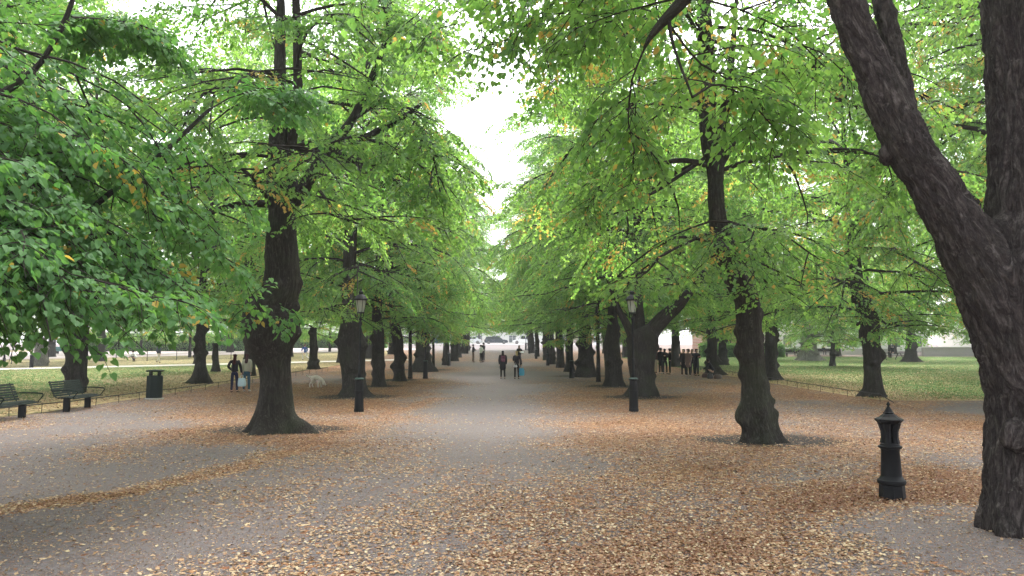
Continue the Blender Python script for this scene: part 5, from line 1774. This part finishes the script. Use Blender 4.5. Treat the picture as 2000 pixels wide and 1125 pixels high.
    for side in (0, 1):
        P = L[side]
        f = v(P[2][0], P[2][1] + .03, max(.045, P[2][2] - .04))
        skin_mesh('shoe', [[(f + v(0, -.05, .0), (.045 * S, .042 * S)), (f + v(0, .04, -.005), (.046 * S, .038 * S)), (f + v(0, .13, -.012), (.040 * S, .028 * S))]], sm, t, 1)
    # hair: skull cap, plus a fall of hair down the back
    hm = cloth('hair_strands', hair)
    hc = [[(v(headz[0], headz[1] - .02, headz[2] + .0), (.080 * S, .088 * S)), (v(headz[0], headz[1] - .012, headz[2] + .07), (.074 * S, .080 * S)), (v(headz[0], headz[1] - .0, headz[2] + .115), (.040 * S, .05 * S))]]
    if hair_len:
        hc.append([(0, 0), (v(headz[0], headz[1] - .06, headz[2] - .12), (.085 * S, .055 * S)), (v(headz[0], headz[1] - .13, headz[2] - .12 - hair_len), (.075 * S, .04 * S))])
    else:
        hc.append([(0, 0), (v(headz[0], headz[1] - .045, headz[2] - .06), (.060 * S, .05 * S))])
    skin_mesh('hair', hc, hm, t, 1)
    t['wrist'] = list(v(*A[1][2]))
    return t


def local_to_world(t, p):
    return Matrix.Translation(t.location) @ Matrix.Rotation(t.rotation_euler[2], 4, 'Z') @ Vector(p)


def bag(name, label, cat, c, col, sz, handle=.14, rz=0):
    """soft carrier bag hanging below a hand: c = top of handles"""
    t = thing(name, label, cat, (c[0], c[1], c[2] - handle - sz[2]), rz)
    m = painted('bag_plastic', col, .4, .4, .12, 8)
    b = MB()
    a, d, h = sz
    b.lathe([(.62, 0), (.80, .02), (.86, .25), (.82, .6), (.70, .92), (.66, 1.0)], 12)
    for v_ in b.bm.verts:
        v_.co.x *= a / 1.6; v_.co.y *= d / 1.6; v_.co.z *= h
        v_.co.x += .01 * math.sin(v_.co.z * 30)
    b.build('body', m, t, True)
    for s in (-1, 1):
        MB().tube([(-a * .22, s * d * .3, h * .98), (-a * .12, s * d * .1, h + handle * .8), (0, 0, h + handle), (a * .12, s * d * .1, h + handle * .8), (a * .22, s * d * .3, h * .98)], .006, 5).build('handle', m, t)
    return t


WX = lambda px, d: (px - 973) / FPX * d
# the pair walking down the avenue
pa = person('woman with long black hair, black coat and maroon backpack walking away down the path', WX(982, 43.8), 43.8, 0.05, 1.64, coat=True, top=(.016, .013, .018), legs=(.012, .010, .014), hair=(.008, .007, .008), hair_len=.28, build=1.12)
bk = thing('backpack', 'maroon backpack on the back of the woman in the black coat', 'backpack', local_to_world(pa, (0, -.17, .98)), .05)
m = cloth('maroon_nylon', (.10, .018, .05))
MB().box((0, -.06, .17), (.27, .14, .36), bev=.05).build('body', m, bk, True)
MB().box((0, -.15, .10), (.20, .06, .16), bev=.02).build('pocket', cloth('pale_trim', (.17, .05, .10)), bk, True)
for s in (-1, 1): MB().tube([(s * .08, .0, .33), (s * .10, .08, .40), (s * .11, .20, .36), (s * .12, .25, .18)], .014, 5).build('strap', m, bk)
pb = person('woman with blonde hair and a dark jacket holding a bright blue carrier bag', WX(1009, 43.6), 43.6, -.08, 1.62, top=(.022, .018, .026), legs=(.014, .012, .018), hair=(.50, .38, .20), hair_len=.06, arms=('front', 'carry'), coat=False, build=1.0)
wr = local_to_world(pb, Vector(pb['wrist']) + Vector((.01, 0, -.08)))
bag('carrier_bag', 'bright blue carrier bag hanging from the hand of the blonde woman', 'bag', wr, (.06, .38, .62), (.30, .16, .42), .12)
wr = local_to_world(pb, (-.06, -.19, .93))
bag('shoulder_bag', 'small pale shoulder bag at the back of the blonde woman', 'bag', wr, (.62, .60, .66), (.20, .08, .14), .12)
pc = person('grey haired man in an open dark suit facing the camera and holding white papers', WX(1014, 63), 63, PI + .2, 1.78, top=(.018, .018, .024), legs=(.02, .02, .026), hair=(.25, .23, .2), arms=('front', 'front'))
tp = thing('papers', 'white sheets of paper held out by the man in the dark suit', 'papers', local_to_world(pc, (-.12, .40, 1.20)), .2)
MB().box((0, 0, 0), (.34, .24, .02), M=Matrix.Rotation(.3, 4, 'X')).build('sheet', M['white'], tp)
person('man in a dark jacket and brown trousers standing side on at the path edge', WX(924.5, 73), 73, -1.2, 1.76, top=(.02, .018, .028), legs=(.10, .06, .04), hair=(.05, .04, .035), arms='front')
person('person in a bright white jacket and black trousers standing on the path', WX(939.5, 72.5), 72.5, -.9, 1.72, top=(.75, .75, .75), legs=(.012, .012, .016), hair=(.06, .05, .04), arms='front', build=1.1)
person('tall person in dark clothes just behind the white jacket', WX(944.5, 74.5), 74.5, .9, 1.92, top=(.02, .02, .025), legs=(.013, .013, .016), hair=(.04, .03, .03), arms='front')

# the couple beside the burly tree
pg = person('woman with long dark red hair, black jacket and dark jeans, one hand on her hip', WX(465, 33.0), 33.0, .1, 1.68, top=(.010, .010, .013), legs=(.010, .014, .045), hair=(.045, .012, .012), hair_len=.25, arms=('hip', 'carry'), shoes=(.03, .02, .015))
ph = person('woman in a cream top and blue jeans half hidden by the burly trunk', WX(488, 33.6), 33.6, .0, 1.68, top=(.44, .42, .33), legs=(.045, .10, .15), hair=(.05, .015, .02), hair_len=.22, arms=('down', 'down'), shoes=(.4, .4, .4))
wr = local_to_world(pg, Vector(pg['wrist']) + Vector((.02, 0, -.08)))
bag('plastic_bag', 'pale blue plastic bag carried between the two women', 'bag', wr, (.42, .55, .62), (.36, .18, .36), .14)

# two groups of standing people
G1 = 'people standing in the group behind the massive forked trunk'
g1 = [(1281, 728.5, 1.70, (.05, .02, .02), (.38, .32, .25), 'front', 'person with beige trousers half hidden by the massive forked trunk', .6, False),
      (1291, 730, 1.74, (.013, .013, .018), (.012, .012, .015), 'down', 'person in a long black coat next to the one in beige trousers', .4, True),
      (1299, 730.5, 1.68, (.012, .012, .016), (.012, .012, .016), 'front', 'person in black with a pale scarf in the middle of the first group', -.5, False),
      (1309, 731.5, 1.72, (.014, .012, .016), (.010, .010, .013), 'front', 'person in black standing nearest the gap between the groups', 1.2, False)]
g2 = [(1336, 735, 1.70, (.035, .028, .035), (.014, .014, .017), 'down', 'person in a dark brown jacket at the front of the second group', 2.6, True),
      (1345, 735.5, 1.72, (.24, .16, .15), (.012, .012, .015), 'down', 'person in a dusty pink coat in the second group', 2.2, True),
      (1353, 733, 1.68, (.010, .010, .013), (.012, .010, .013), 'front', 'person in plain black half hidden in the second group', 3.0, False),
      (1361, 734, 1.70, (.012, .014, .020), (.013, .013, .017), 'front', 'person in a long dark blue coat beside the crouching one', 3.5, True)]
for (px, py, H, top, leg, ar, lab, rz, coat) in g1 + g2:
    p = at(px, py)
    person(lab, p.x, p.y, rz, H, top=top, legs=leg, arms=ar, coat=coat, shoes=(.25, .25, .25) if px in (1291, 1345, 1336) else (.02, .02, .02), hair=(.02, .015, .012), hair_len=.12 if px in (1299, 1353) else 0, skin=0)
p = at(1393, 736)
person('person in black crouching among bags beside the low rail', p.x, p.y, 1.2, 1.7, top=(.010, .010, .013), legs=(.010, .010, .012), arms='knees', stance='crouch', build=1.2)
for i, (px, py, col, sz) in enumerate([(1378, 738, (.06, .02, .022), (.42, .3, .26)), (1387, 740, (.03, .028, .03), (.36, .26, .30)), (1402, 740, (.09, .05, .04), (.62, .30, .24))]):
    p = at(px, py)
    bag('hand_bag', ['dark red bag lying on the leaves before the crouching person', 'black bag standing on the leaves before the crouching person', 'long brown bag lying on the leaves under the low rail'][i], 'bag',
        (p.x, p.y, p.z + sz[2] + .1), col, sz, .1, rz=.3 * i)
# runner, seated people
p = at(596, 707)
person('runner in a blue top and white shorts on the pale path', p.x, p.y, .9, 1.75, top=(.05, .10, .30), legs=(.50, .46, .46), arms='swing', stance='run', hair=(.2, .13, .08))
p = at(265, 706)
person('person in a white top riding or sitting low near the playground wires', p.x, p.y, 1.6, 1.7, top=(.7, .7, .72), legs=(.03, .03, .05), arms='knees', stance='crouch')
p = at(309, 709)
person('person in pale trousers and dark jacket by the pale path above the litter bin', p.x, p.y, -.4, 1.72, top=(.06, .07, .10), legs=(.55, .52, .48), arms='down', stance='walk')
person('person in black sitting on the picnic table under the spreading tree', PICNIC.x + .25, PICNIC.y, .3, 1.72, top=(.012, .012, .014), legs=(.012, .012, .016), arms='knees', stance='sit', z=PICNIC.z + .30)
p = at(1552, 697)
person('small dark figure sitting on the terrace bench before the ribbed trunk', p.x, p.y - .05, PI, 1.7, top=(.03, .03, .05), legs=(.02, .02, .03), arms='knees', stance='sit')
p = at(1608, 695)
person('small dark figure sitting on the terrace bench past the ribbed trunk', p.x, p.y - .05, PI, 1.7, top=(.02, .02, .03), legs=(.03, .03, .05), arms='knees', stance='sit')

# the dog
p = at(617, 757)
dg_ = thing('dog', 'curly cream coloured dog with a tufted tail sniffing the leaves with its head down', 'dog', (p.x, p.y, p.z), 0)


def fur():
    m, nt, out = new_mat('curly_cream_fur')
    n_ = N(nt)
    tc = n_.node('ShaderNodeTexCoord')
    vo = n_.node('ShaderNodeTexVoronoi'); vo.inputs['Scale'].default_value = 28; n_.l(tc.outputs['Object'], vo.inputs['Vector'])
    c = n_.ramp(vo.outputs['Distance'], [(0, (.85, .80, .72)), (.7, (.60, .54, .47))]).outputs[0]
    n_.bsdf(out, c, .95, .1, n_.bump(vo.outputs['Distance'], 1.0, .02))
    return m


FUR = fur()
d = .93
# faces +x; root at the pelvis
ch = [[(Vector((-.24, 0, .56)) * d, (.165, .155)), (Vector((-.08, 0, .575)) * d, (.17, .165)), (Vector((.10, 0, .565)) * d, (.18, .185)), (Vector((.24, 0, .53)) * d, (.155, .155)), (Vector((.36, 0, .43)) * d, .10),
       (Vector((.45, 0, .31)) * d, .082), (Vector((.50, 0, .24)) * d, .072), (Vector((.555, 0, .165)) * d, .042), (Vector((.59, 0, .125)) * d, .030)],
      [(0, 0), (Vector((-.36, 0, .60)) * d, .035), (Vector((-.46, 0, .62)) * d, .026), (Vector((-.54, 0, .68)) * d, .06), (Vector((-.57, 0, .74)) * d, .065)]]
for s in (-1, 1):
    ch.append([(0, 3), (Vector((.22, s * .085, .42)) * d, .062), (Vector((.20 + .03 * s, s * .09, .27)) * d, .042), (Vector((.21 + .05 * s, s * .09, .12)) * d, .034), (Vector((.21 + .06 * s, s * .09, .035)) * d, .036), (Vector((.26 + .06 * s, s * .09, .025)) * d, .03)])
    ch.append([(0, 0), (Vector((-.22, s * .09, .42)) * d, .085), (Vector((-.16 + .05 * s, s * .095, .31)) * d, .055), (Vector((-.30 + .05 * s, s * .095, .20)) * d, .034), (Vector((-.27 + .06 * s, s * .095, .04)) * d, .034), (Vector((-.22 + .06 * s, s * .095, .026)) * d, .03)])
    ch.append([(0, 5), (Vector((.43, s * .085, .30)) * d, .035), (Vector((.43, s * .115, .22)) * d, .035), (Vector((.45, s * .11, .16)) * d, .022)])
skin_mesh('body', ch, FUR, dg_, 2)
MB().sphere(Vector((.605, 0, .118)) * d, .017, u=8, v=6).build('nose', cloth('dog_nose', (.01, .01, .01)), dg_)
for s in (-1, 1): MB().sphere(Vector((.535, s * .05, .235)) * d, .010, u=6, v=4).build('eye', cloth('dog_eye', (.01, .008, .006)), dg_)
dg_.scale = (.88, 1.0, .90)
for o_ in list(bpy.data.objects):
    if 'wrist' in o_: del o_['wrist']

# ================================================================== AIR
m = bpy.data.materials.new('thin_haze'); m.use_nodes = True
nt = m.node_tree; nt.nodes.clear()
out = nt.nodes.new('ShaderNodeOutputMaterial'); pv = nt.nodes.new('ShaderNodeVolumePrincipled')
pv.inputs['Color'].default_value = (.94, .96, .97, 1); pv.inputs['Density'].default_value = .0008; pv.inputs['Anisotropy'].default_value = .2
nt.links.new(pv.outputs[0], out.inputs['Volume'])
hz = MB().box((0, 420, 14.5), (820, 970, 33)).build('haze', m)
tag(hz, 'thin pale air between the trees fading the far end of the avenue', 'haze', kind='stuff')
cy.volume_bounces = 0
